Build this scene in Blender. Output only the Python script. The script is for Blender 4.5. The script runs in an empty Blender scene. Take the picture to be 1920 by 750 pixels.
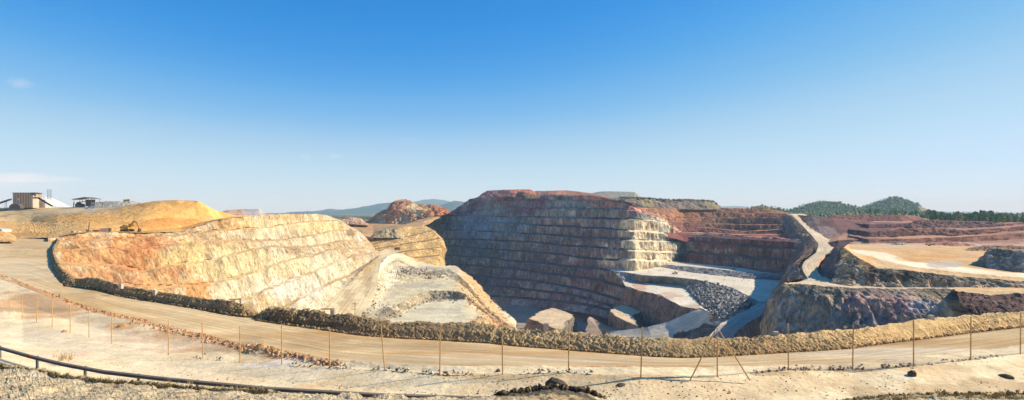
import bpy, math, random
import numpy as np
from mathutils import Vector, Matrix

random.seed(7)
RNG = np.random.default_rng(11)
scene = bpy.context.scene
COL = scene.collection
R = math.radians

# ------------------------------------------------------------------ camera
F = 1066.667          # focal length in photograph pixels (20 mm on 36 mm)
CX, HY = 960.0, 398.0  # principal column, eye-level row
cam_d = bpy.data.cameras.new('camera')
cam_d.lens = 20.0
cam_d.sensor_width = 36.0
cam_d.shift_y = (HY - 375.0) / 1920.0
cam_d.clip_start = 0.1
cam_d.clip_end = 60000.0
cam = bpy.data.objects.new('camera', cam_d)
cam.location = (0, 0, 0)
cam.rotation_euler = (R(90), 0, 0)
COL.objects.link(cam)
scene.camera = cam

# ------------------------------------------------------------------ light
SUN_AZ, SUN_EL = 81.0, 34.0     # clockwise from the view direction, above the horizon
sd = Vector((math.sin(R(SUN_AZ)) * math.cos(R(SUN_EL)), math.cos(R(SUN_AZ)) * math.cos(R(SUN_EL)), math.sin(R(SUN_EL))))
sun_d = bpy.data.lights.new('sun', 'SUN')
sun_d.energy = 4.8
sun_d.angle = R(0.5)
sun_d.color = (1.0, 0.905, 0.76)
sun = bpy.data.objects.new('sun', sun_d)
sun.rotation_euler = sd.to_track_quat('Z', 'Y').to_euler()
sun.location = (200, 50, 300)
COL.objects.link(sun)

world = bpy.data.worlds.new('World')
scene.world = world
world.use_nodes = True
wn, wl = world.node_tree.nodes, world.node_tree.links
wn.clear()
w_out = wn.new('ShaderNodeOutputWorld')
w_bg = wn.new('ShaderNodeBackground')
w_sky = wn.new('ShaderNodeTexSky')
w_sky.sky_type = 'NISHITA'
w_sky.sun_disc = False
w_sky.sun_elevation = R(SUN_EL)
w_sky.sun_rotation = R(SUN_AZ)
w_sky.altitude = 400
w_sky.air_density = 0.7
w_sky.dust_density = 0.0
w_sky.ozone_density = 5.0
w_bg.inputs['Strength'].default_value = 0.092
# a few thin clouds low over the horizon
w_tc = wn.new('ShaderNodeTexCoord')


def cloud_mask(px, py, sx, sy, dens, seed):
    d = Vector(((px - CX) / F, 1.0, (HY - py) / F)).normalized()
    sub = wn.new('ShaderNodeVectorMath'); sub.operation = 'SUBTRACT'
    sub.inputs[1].default_value = d
    wl.new(w_tc.outputs['Generated'], sub.inputs[0])
    mul = wn.new('ShaderNodeVectorMath'); mul.operation = 'MULTIPLY'
    mul.inputs[1].default_value = (F / sx, F / sx, F / sy)
    wl.new(sub.outputs[0], mul.inputs[0])
    ln = wn.new('ShaderNodeVectorMath'); ln.operation = 'LENGTH'
    wl.new(mul.outputs[0], ln.inputs[0])
    nz = wn.new('ShaderNodeTexNoise')
    nz.inputs['Scale'].default_value = 1.6
    nz.inputs['Detail'].default_value = 5
    add = wn.new('ShaderNodeVectorMath'); add.operation = 'ADD'
    add.inputs[1].default_value = (seed, seed * 2, seed * 3)
    wl.new(mul.outputs[0], add.inputs[0])
    wl.new(add.outputs[0], nz.inputs['Vector'])
    s1 = wn.new('ShaderNodeMath'); s1.operation = 'SUBTRACT'   # noise*1.6 - r
    m1 = wn.new('ShaderNodeMath'); m1.operation = 'MULTIPLY'; m1.inputs[1].default_value = 1.7
    wl.new(nz.outputs[0], m1.inputs[0])
    wl.new(m1.outputs[0], s1.inputs[0]); wl.new(ln.outputs['Value'], s1.inputs[1])
    mr = wn.new('ShaderNodeMapRange')
    mr.inputs['From Min'].default_value = 0.0
    mr.inputs['From Max'].default_value = 0.8
    mr.inputs['To Max'].default_value = dens
    wl.new(s1.outputs[0], mr.inputs['Value'])
    return mr.outputs[0]


masks = [cloud_mask(35, 156, 22, 9, .22, 1.3), cloud_mask(20, 334, 80, 11, .8, 4.1), cloud_mask(95, 335, 60, 7, .5, 2.2),
         cloud_mask(628, 293, 13, 6, .28, 6.5), cloud_mask(573, 294, 15, 6, .18, 9.2), cloud_mask(766, 262, 18, 4, .12, 3.7),
         cloud_mask(10, 348, 70, 8, .35, 7.7)]
acc = masks[0]
for m in masks[1:]:
    ad = wn.new('ShaderNodeMath'); ad.operation = 'MAXIMUM'
    wl.new(acc, ad.inputs[0]); wl.new(m, ad.inputs[1]); acc = ad.outputs[0]
w_mix = wn.new('ShaderNodeMixRGB')
w_mix.inputs['Color2'].default_value = (7.6, 7.3, 7.6, 1)
wl.new(acc, w_mix.inputs['Fac'])
# deeper blue overhead, paler towards the horizon: one curve per channel over the whole sky
w_s1 = wn.new('ShaderNodeVectorMath'); w_s1.operation = 'SCALE'; w_s1.inputs['Scale'].default_value = .13
w_cv = wn.new('ShaderNodeRGBCurve')
w_s2 = wn.new('ShaderNodeVectorMath'); w_s2.operation = 'SCALE'; w_s2.inputs['Scale'].default_value = 1 / .13
w_cv.mapping.extend = 'EXTRAPOLATED'
for ch, pts in enumerate((((0, 0), (.10, .015), (.13, .055), (.17, .16), (.30, .46), (.66, .68), (1, .80)), ((0, 0), (.205, .255), (.255, .325), (.315, .43), (.53, .69), (.86, .82), (1, .86)), ((0, 0), (.437, .72), (.52, .79), (.61, .83), (.83, .88), (1, .94)))):
    c_ = w_cv.mapping.curves[ch]
    c_.points[0].location = pts[0]; c_.points[1].location = pts[-1]
    for p_ in pts[1:-1]:
        c_.points.new(*p_)
w_cv.mapping.update()
wl.new(w_sky.outputs[0], w_s1.inputs[0]); wl.new(w_s1.outputs[0], w_cv.inputs['Color'])
wl.new(w_cv.outputs[0], w_s2.inputs[0]); wl.new(w_s2.outputs[0], w_mix.inputs['Color1'])
wl.new(w_mix.outputs[0], w_bg.inputs['Color'])
wl.new(w_bg.outputs[0], w_out.inputs['Surface'])

scene.view_settings.view_transform = 'Standard'
scene.view_settings.look = 'None'
scene.view_settings.gamma = 1.0
scene.view_settings.exposure = 0.50
scene.view_settings.use_curve_mapping = False
scene.render.engine = 'CYCLES'
scene.cycles.use_denoising = True
scene.cycles.max_bounces = 4
scene.cycles.diffuse_bounces = 3
scene.cycles.volume_bounces = 1

# ------------------------------------------------------------------ noise
_perm = RNG.permutation(256)
_perm = np.concatenate([_perm, _perm, _perm])
_val = RNG.random(256).astype(np.float32)


def vnoise(x, y, z):
    xi = np.floor(x).astype(np.int64); yi = np.floor(y).astype(np.int64); zi = np.floor(z).astype(np.int64)
    fx = (x - xi).astype(np.float32); fy = (y - yi).astype(np.float32); fz = (z - zi).astype(np.float32)
    fx = fx * fx * (3 - 2 * fx); fy = fy * fy * (3 - 2 * fy); fz = fz * fz * (3 - 2 * fz)
    xi &= 255; yi &= 255; zi &= 255
    x1 = (xi + 1) & 255; y1 = (yi + 1) & 255; z1 = (zi + 1) & 255
    p = _perm
    a0 = p[xi]; a1 = p[x1]
    b00 = p[a0 + yi]; b10 = p[a1 + yi]; b01 = p[a0 + y1]; b11 = p[a1 + y1]
    v = _val

    def L(b, zz):
        return v[p[b + zz]]
    c00 = L(b00, zi) * (1 - fx) + L(b10, zi) * fx
    c01 = L(b01, zi) * (1 - fx) + L(b11, zi) * fx
    d00 = L(b00, z1) * (1 - fx) + L(b10, z1) * fx
    d01 = L(b01, z1) * (1 - fx) + L(b11, z1) * fx
    e0 = c00 * (1 - fy) + c01 * fy
    e1 = d00 * (1 - fy) + d01 * fy
    return e0 * (1 - fz) + e1 * fz


def fbm(x, y, z, oct=4, gain=0.5, ridge=False):
    s = 0; a = 1.0; t = 0
    x, y = 0.83 * x - 0.56 * y, 0.56 * x + 0.83 * y
    for i in range(oct):
        n = vnoise(x + 17.3 * i, y + 5.1 * i, z + 9.7 * i)
        if ridge:
            n = 1 - np.abs(2 * n - 1)
        s = s + a * n; t += a; a *= gain
        x, y, z = 2.03 * (0.80 * x - 0.56 * y + 0.21 * z), 2.03 * (0.58 * x + 0.81 * y - 0.10 * z), 2.03 * (-0.11 * x + 0.20 * y + 0.97 * z)
    return s / t


def srgb(c):
    c = np.asarray(c, dtype=np.float64) / 255.0
    return np.where(c <= 0.04045, c / 12.92, ((c + 0.055) / 1.055) ** 2.4)


# ------------------------------------------------------------------ materials
def new_mat(name):
    m = bpy.data.materials.new(name)
    m.use_nodes = True
    nt = m.node_tree
    b = nt.nodes['Principled BSDF']
    b.inputs['Roughness'].default_value = 0.95
    b.inputs['Specular IOR Level'].default_value = 0.15
    return m, nt, b


def earth_mat(name, s, bump=0.5, streak=0.4, var=(0.72, 1.22), speck=0.25, fine=7.0, track=0.0):
    """earth or rock: vertex colour 'Col' times several noises in world space, wavelength s metres"""
    m, nt, b = new_mat(name)
    N, Lk = nt.nodes, nt.links
    at = N.new('ShaderNodeAttribute'); at.attribute_name = 'Col'
    geo = N.new('ShaderNodeNewGeometry')
    mp = N.new('ShaderNodeMapping')
    mp.inputs['Scale'].default_value = (1 / s, 1 / s, streak / s)
    Lk.new(geo.outputs['Position'], mp.inputs['Vector'])
    n1 = N.new('ShaderNodeTexNoise'); n1.inputs['Scale'].default_value = 1.0
    n1.inputs['Detail'].default_value = 7; n1.inputs['Roughness'].default_value = 0.76
    Lk.new(mp.outputs[0], n1.inputs['Vector'])
    n2 = N.new('ShaderNodeTexNoise'); n2.inputs['Scale'].default_value = fine
    n2.inputs['Detail'].default_value = 4; n2.inputs['Roughness'].default_value = 0.7
    Lk.new(mp.outputs[0], n2.inputs['Vector'])
    r1 = N.new('ShaderNodeMapRange')
    r1.inputs['From Min'].default_value = 0.3; r1.inputs['From Max'].default_value = 0.7
    r1.inputs['To Min'].default_value = var[0]; r1.inputs['To Max'].default_value = var[1]
    Lk.new(n1.outputs[0], r1.inputs['Value'])
    r2 = N.new('ShaderNodeMapRange')
    r2.inputs['From Min'].default_value = 0.3; r2.inputs['From Max'].default_value = 0.7
    r2.inputs['To Min'].default_value = 1 - speck; r2.inputs['To Max'].default_value = 1 + speck
    Lk.new(n2.outputs[0], r2.inputs['Value'])
    mu = N.new('ShaderNodeMath'); mu.operation = 'MULTIPLY'
    Lk.new(r1.outputs[0], mu.inputs[0]); Lk.new(r2.outputs[0], mu.inputs[1])
    last = mu.outputs[0]
    if track > 0:
        # wheel tracks: noise drawn out along the road (the first UV axis)
        uv = N.new('ShaderNodeUVMap'); uv.uv_map = 'UVMap'
        mt = N.new('ShaderNodeMapping')
        mt.inputs['Scale'].default_value = (0.02, 0.75, 1)
        Lk.new(uv.outputs[0], mt.inputs['Vector'])
        n3 = N.new('ShaderNodeTexNoise'); n3.inputs['Scale'].default_value = 1.0
        n3.inputs['Detail'].default_value = 5; n3.inputs['Roughness'].default_value = 0.65
        n3.inputs['Distortion'].default_value = 0.15
        Lk.new(mt.outputs[0], n3.inputs['Vector'])
        r3 = N.new('ShaderNodeMapRange')
        r3.inputs['From Min'].default_value = 0.32; r3.inputs['From Max'].default_value = 0.68
        r3.inputs['To Min'].default_value = 1 - track; r3.inputs['To Max'].default_value = 1 + track * 0.6
        Lk.new(n3.outputs[0], r3.inputs['Value'])
        m3 = N.new('ShaderNodeMath'); m3.operation = 'MULTIPLY'
        Lk.new(last, m3.inputs[0]); Lk.new(r3.outputs[0], m3.inputs[1]); last = m3.outputs[0]
    vm = N.new('ShaderNodeVectorMath'); vm.operation = 'SCALE'
    Lk.new(at.outputs['Color'], vm.inputs[0]); Lk.new(last, vm.inputs['Scale'])
    Lk.new(vm.outputs[0], b.inputs['Base Color'])
    if bump > 0:
        ad = N.new('ShaderNodeMath'); ad.operation = 'ADD'
        Lk.new(n1.outputs[0], ad.inputs[0])
        m4 = N.new('ShaderNodeMath'); m4.operation = 'MULTIPLY'; m4.inputs[1].default_value = 0.25
        Lk.new(n2.outputs[0], m4.inputs[0]); Lk.new(m4.outputs[0], ad.inputs[1])
        bp = N.new('ShaderNodeBump')
        bp.inputs['Strength'].default_value = bump
        bp.inputs['Distance'].default_value = s * 0.35
        Lk.new(ad.outputs[0], bp.inputs['Height'])
        Lk.new(bp.outputs[0], b.inputs['Normal'])
    return m


def plain_mat(name, rgb, rough=0.7, var=0.15, scale=3.0, metal=0.0):
    m, nt, b = new_mat(name)
    N, Lk = nt.nodes, nt.links
    tc = N.new('ShaderNodeTexCoord')
    n1 = N.new('ShaderNodeTexNoise'); n1.inputs['Scale'].default_value = scale
    n1.inputs['Detail'].default_value = 5
    Lk.new(tc.outputs['Object'], n1.inputs['Vector'])
    mr = N.new('ShaderNodeMapRange')
    mr.inputs['From Min'].default_value = 0.3; mr.inputs['From Max'].default_value = 0.7
    mr.inputs['To Min'].default_value = 1 - var; mr.inputs['To Max'].default_value = 1 + var
    Lk.new(n1.outputs[0], mr.inputs['Value'])
    vm = N.new('ShaderNodeVectorMath'); vm.operation = 'SCALE'
    vm.inputs[0].default_value = tuple(srgb(rgb))
    Lk.new(mr.outputs[0], vm.inputs['Scale'])
    Lk.new(vm.outputs[0], b.inputs['Base Color'])
    b.inputs['Roughness'].default_value = rough
    b.inputs['Metallic'].default_value = metal
    return m


M = {}
M['rock_far'] = earth_mat('rock far', 14.0, 1.0, 0.28, (0.38, 1.55), 0.6)  # wide tone range also darkens crevices, standing in for their shade
M['rock_mid'] = earth_mat('rock mid', 8.0, 1.0, 0.28, (0.38, 1.55), 0.6)  # same strong dark tones, painting crevice shade into the nearer rock
M['earth_far'] = earth_mat('earth far', 18.0, 0.35, 0.8, (0.80, 1.16), 0.16)
M['earth_mid'] = earth_mat('earth mid', 9.0, 0.30, 0.8, (0.80, 1.15), 0.16)
M['track_mid'] = earth_mat('haul road mid', 9.0, 0.18, 0.8, (0.88, 1.10), 0.10, track=0.30)
M['road'] = earth_mat('haul road dust', 5.0, 0.12, 1.0, (0.86, 1.10), 0.10, track=0.34)
M['dirt'] = earth_mat('pale dirt', 2.2, 0.30, 1.0, (0.82, 1.14), 0.14, fine=9)
M['berm'] = earth_mat('berm earth', 0.9, 0.6, 0.6, (0.62, 1.30), 0.25)
M['scrub'] = earth_mat('dry scrub ground', 0.7, 0.7, 1.0, (0.62, 1.30), 0.35, fine=6)
M['forest'] = earth_mat('forested ridge', 220.0, 0.6, 1.0, (0.70, 1.30), 0.35)
M['plainland'] = earth_mat('scrub plain', 60.0, 0.3, 1.0, (0.65, 1.30), 0.35)


# ------------------------------------------------------------------ mesh helpers
def link(o, parent=None):
    COL.objects.link(o)
    if parent is not None:
        o.parent = parent
    return o


def tag(o, label=None, cat=None, group=None, kind=None):
    if label: o['label'] = label
    if cat: o['category'] = cat
    if group: o['group'] = group
    if kind: o['kind'] = kind
    return o


def empty(name, loc=(0, 0, 0), rz=0.0, parent=None):
    o = bpy.data.objects.new(name, None)
    o.empty_display_size = 1.0
    o.location = loc
    o.rotation_euler = (0, 0, rz)
    return link(o, parent)


def grid_mesh(name, V, C=None, UV=None, smooth=False):
    """V rows x cols x 3 -> quads"""
    r, c = V.shape[:2]
    me = bpy.data.meshes.new(name)
    nv = r * c
    me.vertices.add(nv)
    me.vertices.foreach_set('co', V.reshape(-1).astype(np.float32))
    i = np.arange(nv).reshape(r, c)
    q = np.stack([i[:-1, :-1], i[1:, :-1], i[1:, 1:], i[:-1, 1:]], -1).reshape(-1)
    nf = (r - 1) * (c - 1)
    me.loops.add(nf * 4)
    me.polygons.add(nf)
    me.loops.foreach_set('vertex_index', q.astype(np.int32))
    me.polygons.foreach_set('loop_start', np.arange(nf, dtype=np.int32) * 4)
    me.polygons.foreach_set('use_smooth', np.full(nf, smooth))
    if UV is not None:
        ul = me.uv_layers.new(name='UVMap')
        ul.data.foreach_set('uv', UV.reshape(-1, 2)[q].reshape(-1).astype(np.float32))
    me.update(calc_edges=True)
    if C is not None:
        a = me.color_attributes.new('Col', 'FLOAT_COLOR', 'POINT')
        a.data.foreach_set('color', np.concatenate([C.reshape(-1, 3), np.ones((nv, 1))], 1).reshape(-1).astype(np.float32))
    return me


def poly_mesh(name, verts, faces, smooth=False, cols=None):
    me = bpy.data.meshes.new(name)
    me.from_pydata([tuple(v) for v in verts], [], faces)
    if smooth:
        me.polygons.foreach_set('use_smooth', np.full(len(me.polygons), True))
    if cols is not None:
        a = me.color_attributes.new('Col', 'FLOAT_COLOR', 'POINT')
        a.data.foreach_set('color', np.concatenate([np.asarray(cols).reshape(-1, 3), np.ones((len(verts), 1))], 1).reshape(-1).astype(np.float32))
    me.update()
    return me


def W(px, py, D):
    return Vector(((px - CX) / F * D, D, (HY - py) / F * D))


def Zp(px, py, z):
    return (px, py, z * F / (HY - py))


def PZ(px, z, D):
    return (px, HY - z * F / D, D)


def resample(pts, xs):
    p = np.array(pts, float)
    o = np.argsort(p[:, 0], kind='stable'); p = p[o]
    y = np.interp(xs, p[:, 0], p[:, 1]); k = np.interp(xs, p[:, 0], 1 / p[:, 2])
    return np.stack([xs, y, 1 / k], -1)


def to3(a):
    D = a[..., 2]
    return np.stack([(a[..., 0] - CX) / F * D, D, (HY - a[..., 1]) / F * D], -1)


GROUND = []   # base grids kept so that things can be stood on them


def loft(rows, spec, mode='x', x0=None, x1=None, step=2.0, res=1.7, blobs=(), seed=0, smooth_cols=0, wob=0.0, maxrows=70, keep=False, gain=1.0, rough=1.0, jit=None):
    """rows: curves from far to near (px, py, depth).  spec: one dict per interval:
       part, mat, col (list of srgb), amp (m), lam (m), kind 'face'|'flat'
       returns list of (part, mesh, material)"""
    if mode == 'x':
        if x0 is None:
            x0 = max(min(p[0] for p in r) for r in rows)
        if x1 is None:
            x1 = min(max(p[0] for p in r) for r in rows)
        n = max(3, int((x1 - x0) / step) + 1)
        xs = np.linspace(x0, x1, n)
        G = np.stack([resample(r, xs) for r in rows])
    else:
        K = len(rows[0])
        # index mode: columns by average pixel spacing between control points
        A = np.array(rows, float)
        segl = np.sqrt((np.diff(A[:, :, :2], axis=1) ** 2).sum(-1)).max(0)
        ts = [0.0]
        for k in range(K - 1):
            m = max(1, int(segl[k] / step))
            ts += list(k + (np.arange(m) + 1) / m)
        ts = np.array(ts)
        kk = np.arange(K)
        G = np.stack([np.stack([np.interp(ts, kk, r[:, 0]), np.interp(ts, kk, r[:, 1]), 1 / np.interp(ts, kk, 1 / r[:, 2])], -1) for r in A])
    if smooth_cols:
        k = smooth_cols
        ker = np.hanning(2 * k + 3)[1:-1]; ker /= ker.sum()
        Gp = np.pad(G, ((0, 0), (k, k), (0, 0)), mode='edge')
        Gp[:, :, 2] = 1 / Gp[:, :, 2]
        S = np.stack([np.stack([np.convolve(Gp[i, :, j], ker, 'valid') for j in range(3)], -1) for i in range(len(G))])
        S[:, :, 2] = 1 / S[:, :, 2]
        S[:, :, 0] = G[:, :, 0] if mode == 'x' else S[:, :, 0]
        S[:, 0] = G[:, 0]; S[:, -1] = G[:, -1]
        G = S
    if jit:
        for i, (sd_, am_, wl_px) in jit.items():
            xx = G[i, :, 0] / wl_px
            G[i, :, 1] += am_ * 2.2 * (fbm(xx + sd_ * 3.7, xx * 0 + sd_ * 1.3, xx * 0, 4, .6) - .5)
    P = to3(G)
    rowsV, rowsP, amp, lam, face, owner = [], [], [], [], [], []
    starts = []
    for i in range(len(P) - 1):
        d = np.sqrt(((G[i + 1, :, :2] - G[i, :, :2]) ** 2).sum(-1)).max()
        s = spec[i]
        nr = int(min(s.get('maxrows', maxrows), max(s.get('minrows', 1), math.ceil(d / s.get('res', res)))))
        starts.append(len(rowsV))
        bulge = s.get('bulge', 0.0)
        for k in range(nr):
            t = k / nr
            rowsV.append(P[i] * (1 - t) + P[i + 1] * t)
            if bulge:
                rowsV[-1] = rowsV[-1] + np.array([0, 0, bulge * math.sin(math.pi * t)])
            rowsP.append(G[i] * (1 - t) + G[i + 1] * t)
            amp.append(s.get('amp', 0)); lam.append(s.get('lam', 10)); face.append(1.0 if s.get('kind', 'face') == 'face' else 0.0)
            owner.append(i)
    starts.append(len(rowsV))
    rowsV.append(P[-1]); rowsP.append(G[-1]); amp.append(spec[-1].get('amp', 0)); lam.append(spec[-1].get('lam', 10))
    face.append(1.0 if spec[-1].get('kind', 'face') == 'face' else 0.0); owner.append(len(spec) - 1)
    V = np.array(rowsV); PX = np.array(rowsP)
    amp = np.array(amp, float); face = np.array(face)
    lam = np.array(lam, float)
    for i in range(1, len(P) - 1):        # a shared row takes the mean of its two sides
        a = starts[i]
        amp[a] = 0.5 * (spec[i - 1].get('amp', 0) + spec[i].get('amp', 0))
        face[a] = max(face[a], face[a - 1])
    # normals of the undisturbed surface
    dr = np.gradient(V, axis=0); dc = np.gradient(V, axis=1)
    nrm = np.cross(dr, dc)
    nrm /= np.linalg.norm(nrm, axis=-1, keepdims=True) + 1e-9
    if nrm[..., 2].mean() < 0:
        nrm = -nrm
    # smooth the normals along the rows so crests stay crisp but not torn
    L = lam[:, None]
    x, y, z = V[..., 0] / L + seed, V[..., 1] / L + seed * 1.7, V[..., 2] / L
    fz = np.where(face[:, None] > 0.5, 0.35, 1.0)
    big = fbm(x * 0.45, y * 0.45, z * 0.45, 3) - 0.5
    rid = fbm(x * 1.3, y * 1.3, z * fz * 1.3, 4, 0.55, True) - 0.6
    fin = fbm(x * 2.1 + 40, y * 2.1, z * 2.1 * fz, 4, 0.6) - 0.5
    am2 = amp[:, None] * (spec[0]['ampx'](PX[..., 0]) if 'ampx' in spec[0] else 1.0)
    disp = am2 * np.where(face[:, None] > 0.5, rough * (2.2 * rid + 1.3 * big + 2.0 * fin), 0.9 * big + 1.3 * fin)
    hn = nrm.copy()
    hn[..., 2] = np.where(face[:, None] > 0.5, hn[..., 2] * 0.5, hn[..., 2])
    V = V + hn * disp[..., None]
    if wob:
        V[..., 2] += wob * (fbm(x * 0.3 + 9, y * 0.3, z * 0.1, 2) - 0.5)
    # colours
    cn = fbm(x * 0.35 + 3, y * 0.35, z * 0.5, 4, 0.6)
    cn = np.clip((cn - 0.28) / 0.44, 0, 1)
    cs = fbm(x * 1.1 + 13, y * 1.1, z * 0.25, 3, 0.6)
    warp1 = (fbm(x * 0.8 + 21, y * 0.8, z * 0.8, 4, 0.6) - 0.5)
    u = np.concatenate([np.zeros((V.shape[0], 1)), np.cumsum(np.linalg.norm(np.diff(V, axis=1), axis=-1), 1)], 1)
    v = np.concatenate([np.zeros((1, V.shape[1])), np.cumsum(np.linalg.norm(np.diff(V, axis=0), axis=-1), 0)], 0)
    # keep u comparable between rows
    u = np.repeat(u.mean(0, keepdims=True), V.shape[0], 0)
    UV = np.stack([u, v], -1)
    out = []
    for i, s in enumerate(spec):
        a, b = starts[i], starts[i + 1] + 1
        if s.get('part') is None:
            continue
        cols = [srgb(c) for c in s['col']]
        k = len(cols)
        t = np.clip(cn[a:b] * 0.75 + 0.25 * np.clip((cs[a:b] - 0.3) / 0.4, 0, 1), 0, 1) * (k - 1)
        C = np.zeros(V[a:b].shape)
        for j in range(k):
            w = np.clip(1 - np.abs(t - j), 0, 1)
            C += w[..., None] * cols[j]
        for bl in blobs:
            (bx, by, rx, ry, rgb, al) = bl[:6]
            if len(bl) > 6 and s.get('kind', 'face') != bl[6]:
                continue
            d = np.sqrt(((PX[a:b, :, 0] - bx) / rx) ** 2 + ((PX[a:b, :, 1] - by) / ry) ** 2) + warp1[a:b] * 2.6
            w = np.clip((1.0 - d) / 0.35 + 0.5, 0, 1) * al
            C = C * (1 - w[..., None]) + w[..., None] * srgb(rgb)
        C *= gain * (0.80 + 0.40 * cs[a:b])[..., None]
        me = grid_mesh(s['part'], V[a:b], C, UV[a:b], s.get('smooth', False))
        me.materials.append(M[s['mat']])
        out.append((s['part'], me))
    if keep:
        GROUND.append((V, PX))
    return out


def terrain(name, label, cat, parts, kind='structure'):
    """a piece of the setting: one mesh, or an Empty holding its faces and ledges"""
    if len(parts) == 1:
        o = bpy.data.objects.new(name, parts[0][1]); link(o)
    else:
        o = empty(name)
        for pn, me in parts:
            link(bpy.data.objects.new(pn, me), o)
    return tag(o, label, cat, kind=kind)


def FACE(col, amp=2.0, lam=12.0, mat='rock_far', part='rock_face', **k):
    return dict(part=part, mat=mat, col=col, amp=amp, lam=lam, kind='face', **k)


def FLAT(col, amp=0.4, lam=12.0, mat='earth_far', part='bench', **k):
    return dict(part=part, mat=mat, col=col, amp=amp, lam=lam, kind='flat', **k)


def toe(pts, w, dz=0.0):
    """the inner edge of a bench whose outer edge is pts: w metres further away at the same height"""
    o = []
    for (px, py, D) in pts:
        z = (HY - py) / F * D + dz
        o.append(PZ(px, z, D + (w(px) if callable(w) else w)))
    return o



# ================================================================== far land
CREAM = [(222, 190, 138), (234, 214, 176), (212, 182, 132)]
OCHRE = [(205, 148, 76), (221, 172, 100), (196, 132, 66)]

# plain out to the horizon, beyond the pit
rows = [[(-3000, 399.4, 15000), (5000, 399.0, 15000)],
        [(-3000, 401.5, 6000), (5000, 401.5, 6000)],
        [(-2200, 404, 2600), (600, 404, 2600), (720, 407, 2600), (1300, 403, 2600), (1500, 401, 2600), (4200, 403, 2600)],
        [(-1400, 408, 1500), (600, 409, 1500), (720, 414, 1500), (1300, 406, 1500), (1500, 404, 1500), (3300, 408, 1500)],
        [(-600, 417, 1050), (690, 419, 1050), (860, 420, 1050), (1300, 408, 1050), (1500, 407, 1000), (2500, 413, 1000)]]
land = [FLAT([(92, 98, 66), (116, 112, 78), (74, 84, 58)], 2.0, 120, 'plainland', 'ground', minrows=4)] * 4
terrain('ground', 'scrubby plain stretching to the horizon beyond the mine', 'ground',
        loft(rows, [dict(s) for s in land], mode='i' if False else 'x', x0=-600, x1=2500, step=10, res=1.2)[:1] +
        loft(rows, [dict(s) for s in land], x0=-600, x1=2500, step=10, res=1.2)[1:])


def ridge(name, label, pts, D, depth, col, mat, amp, lam, foot=404, x0=None, x1=None, step=2.5, seed=0):
    top = [(a, b, D) for a, b in pts]
    f = [(a, foot, D - depth) for a, b in pts]
    bk = [(a, foot + 2, D + depth) for a, b in pts]
    mid = [(a, (b * .55 + foot * .45), D - depth * .5) for a, b in pts]
    return terrain(name, label, 'mountain' if D > 4000 else 'hill',
                   loft([bk, top, mid, f], [FLAT(col, amp, lam, mat, name, maxrows=8)] + [FLAT(col, amp, lam, mat, name, minrows=8)] * 2, step=step, seed=seed))


FOR = [(58, 72, 46), (78, 88, 56), (96, 98, 66)]
ridge('mountain_ridge', 'long blue forested mountain ridge behind the red butte',
      [(300, 404), (500, 400), (545, 397), (600, 394), (640, 392), (680, 386), (720, 381), (760, 378), (800, 383), (900, 392), (1000, 402)],
      7000, 1500, FOR, 'forest', 45, 700, foot=405)
ridge('mountain_peak', 'blue rounded mountain peak between the butte and the pit wall',
      [(700, 402), (760, 384), (790, 376), (812, 372), (830, 374), (850, 379), (880, 386), (960, 402)],
      9500, 1500, FOR, 'forest', 45, 700, foot=404, seed=3)
ridge('mountain_spur', 'low blue mountain spur just left of the tall pit wall',
      [(790, 402), (838, 380), (852, 377), (870, 380), (930, 398)],
      6000, 900, FOR, 'forest', 30, 500, foot=404, seed=5)
ridge('mountain_range', 'faint low blue range beyond the flat grey dump',
      [(1290, 401), (1350, 387), (1390, 386), (1420, 388), (1450, 389), (1480, 391), (1540, 394), (1700, 396), (1900, 399), (2300, 401)],
      11000, 1500, FOR, 'forest', 40, 800, foot=402, seed=7)


# ================================================================== hills on the right
def dome_hill(name, label, cx, D, peak_py, profile, foot, depth, col, seed):
    """profile: list of (px, py) skyline; a full hill with its far side"""
    top = [(a, b, D) for a, b in profile]
    q1 = [(cx + (a - cx) * 1.02, b + (foot - b) * .30, D - depth * .25) for a, b in profile]
    q2 = [(cx + (a - cx) * 1.04, b + (foot - b) * .70, D - depth * .6) for a, b in profile]
    f = [(cx + (a - cx) * 1.06, foot, D - depth) for a, b in profile]
    bk = [(a, foot, D + depth) for a, b in profile]
    return terrain(name, label, 'hill', loft([bk, top, q1, q2, f], [FLAT(col, 2.5, 90, 'plainland', name, minrows=5)] * 4, step=2.5, seed=seed, keep=True))


HG = [(88, 92, 58), (118, 110, 74), (140, 122, 88)]
dome_hill('wooded_hill', 'lower wooded hill between the haul road and the pointed hill', 1545, 1700, 376,
          [(1430, 405), (1470, 399), (1495, 390.5), (1520, 382), (1543, 378), (1570, 380.5), (1600, 388), (1630, 394), (1660, 400), (1700, 407)], 408, 300, HG, 2)
dome_hill('pointed_hill', 'pointed conical wooded hill rising above the tree line', 1675, 1800, 367,
          [(1550, 406), (1590, 396), (1615, 391), (1640, 381), (1660, 374), (1673, 369), (1688, 371.5), (1708, 380), (1728, 388), (1746, 395), (1775, 403), (1800, 408)], 409, 330, HG, 4)
dome_hill('low_knoll', 'small brown knoll on the skyline right of the flat dump', 1425, 1150, 384,
          [(1395, 396), (1405, 391), (1418, 387), (1428, 385), (1440, 387), (1455, 390), (1470, 394)], 398, 80,
          [(120, 100, 66), (136, 112, 76), (96, 90, 58)], 6)

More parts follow.
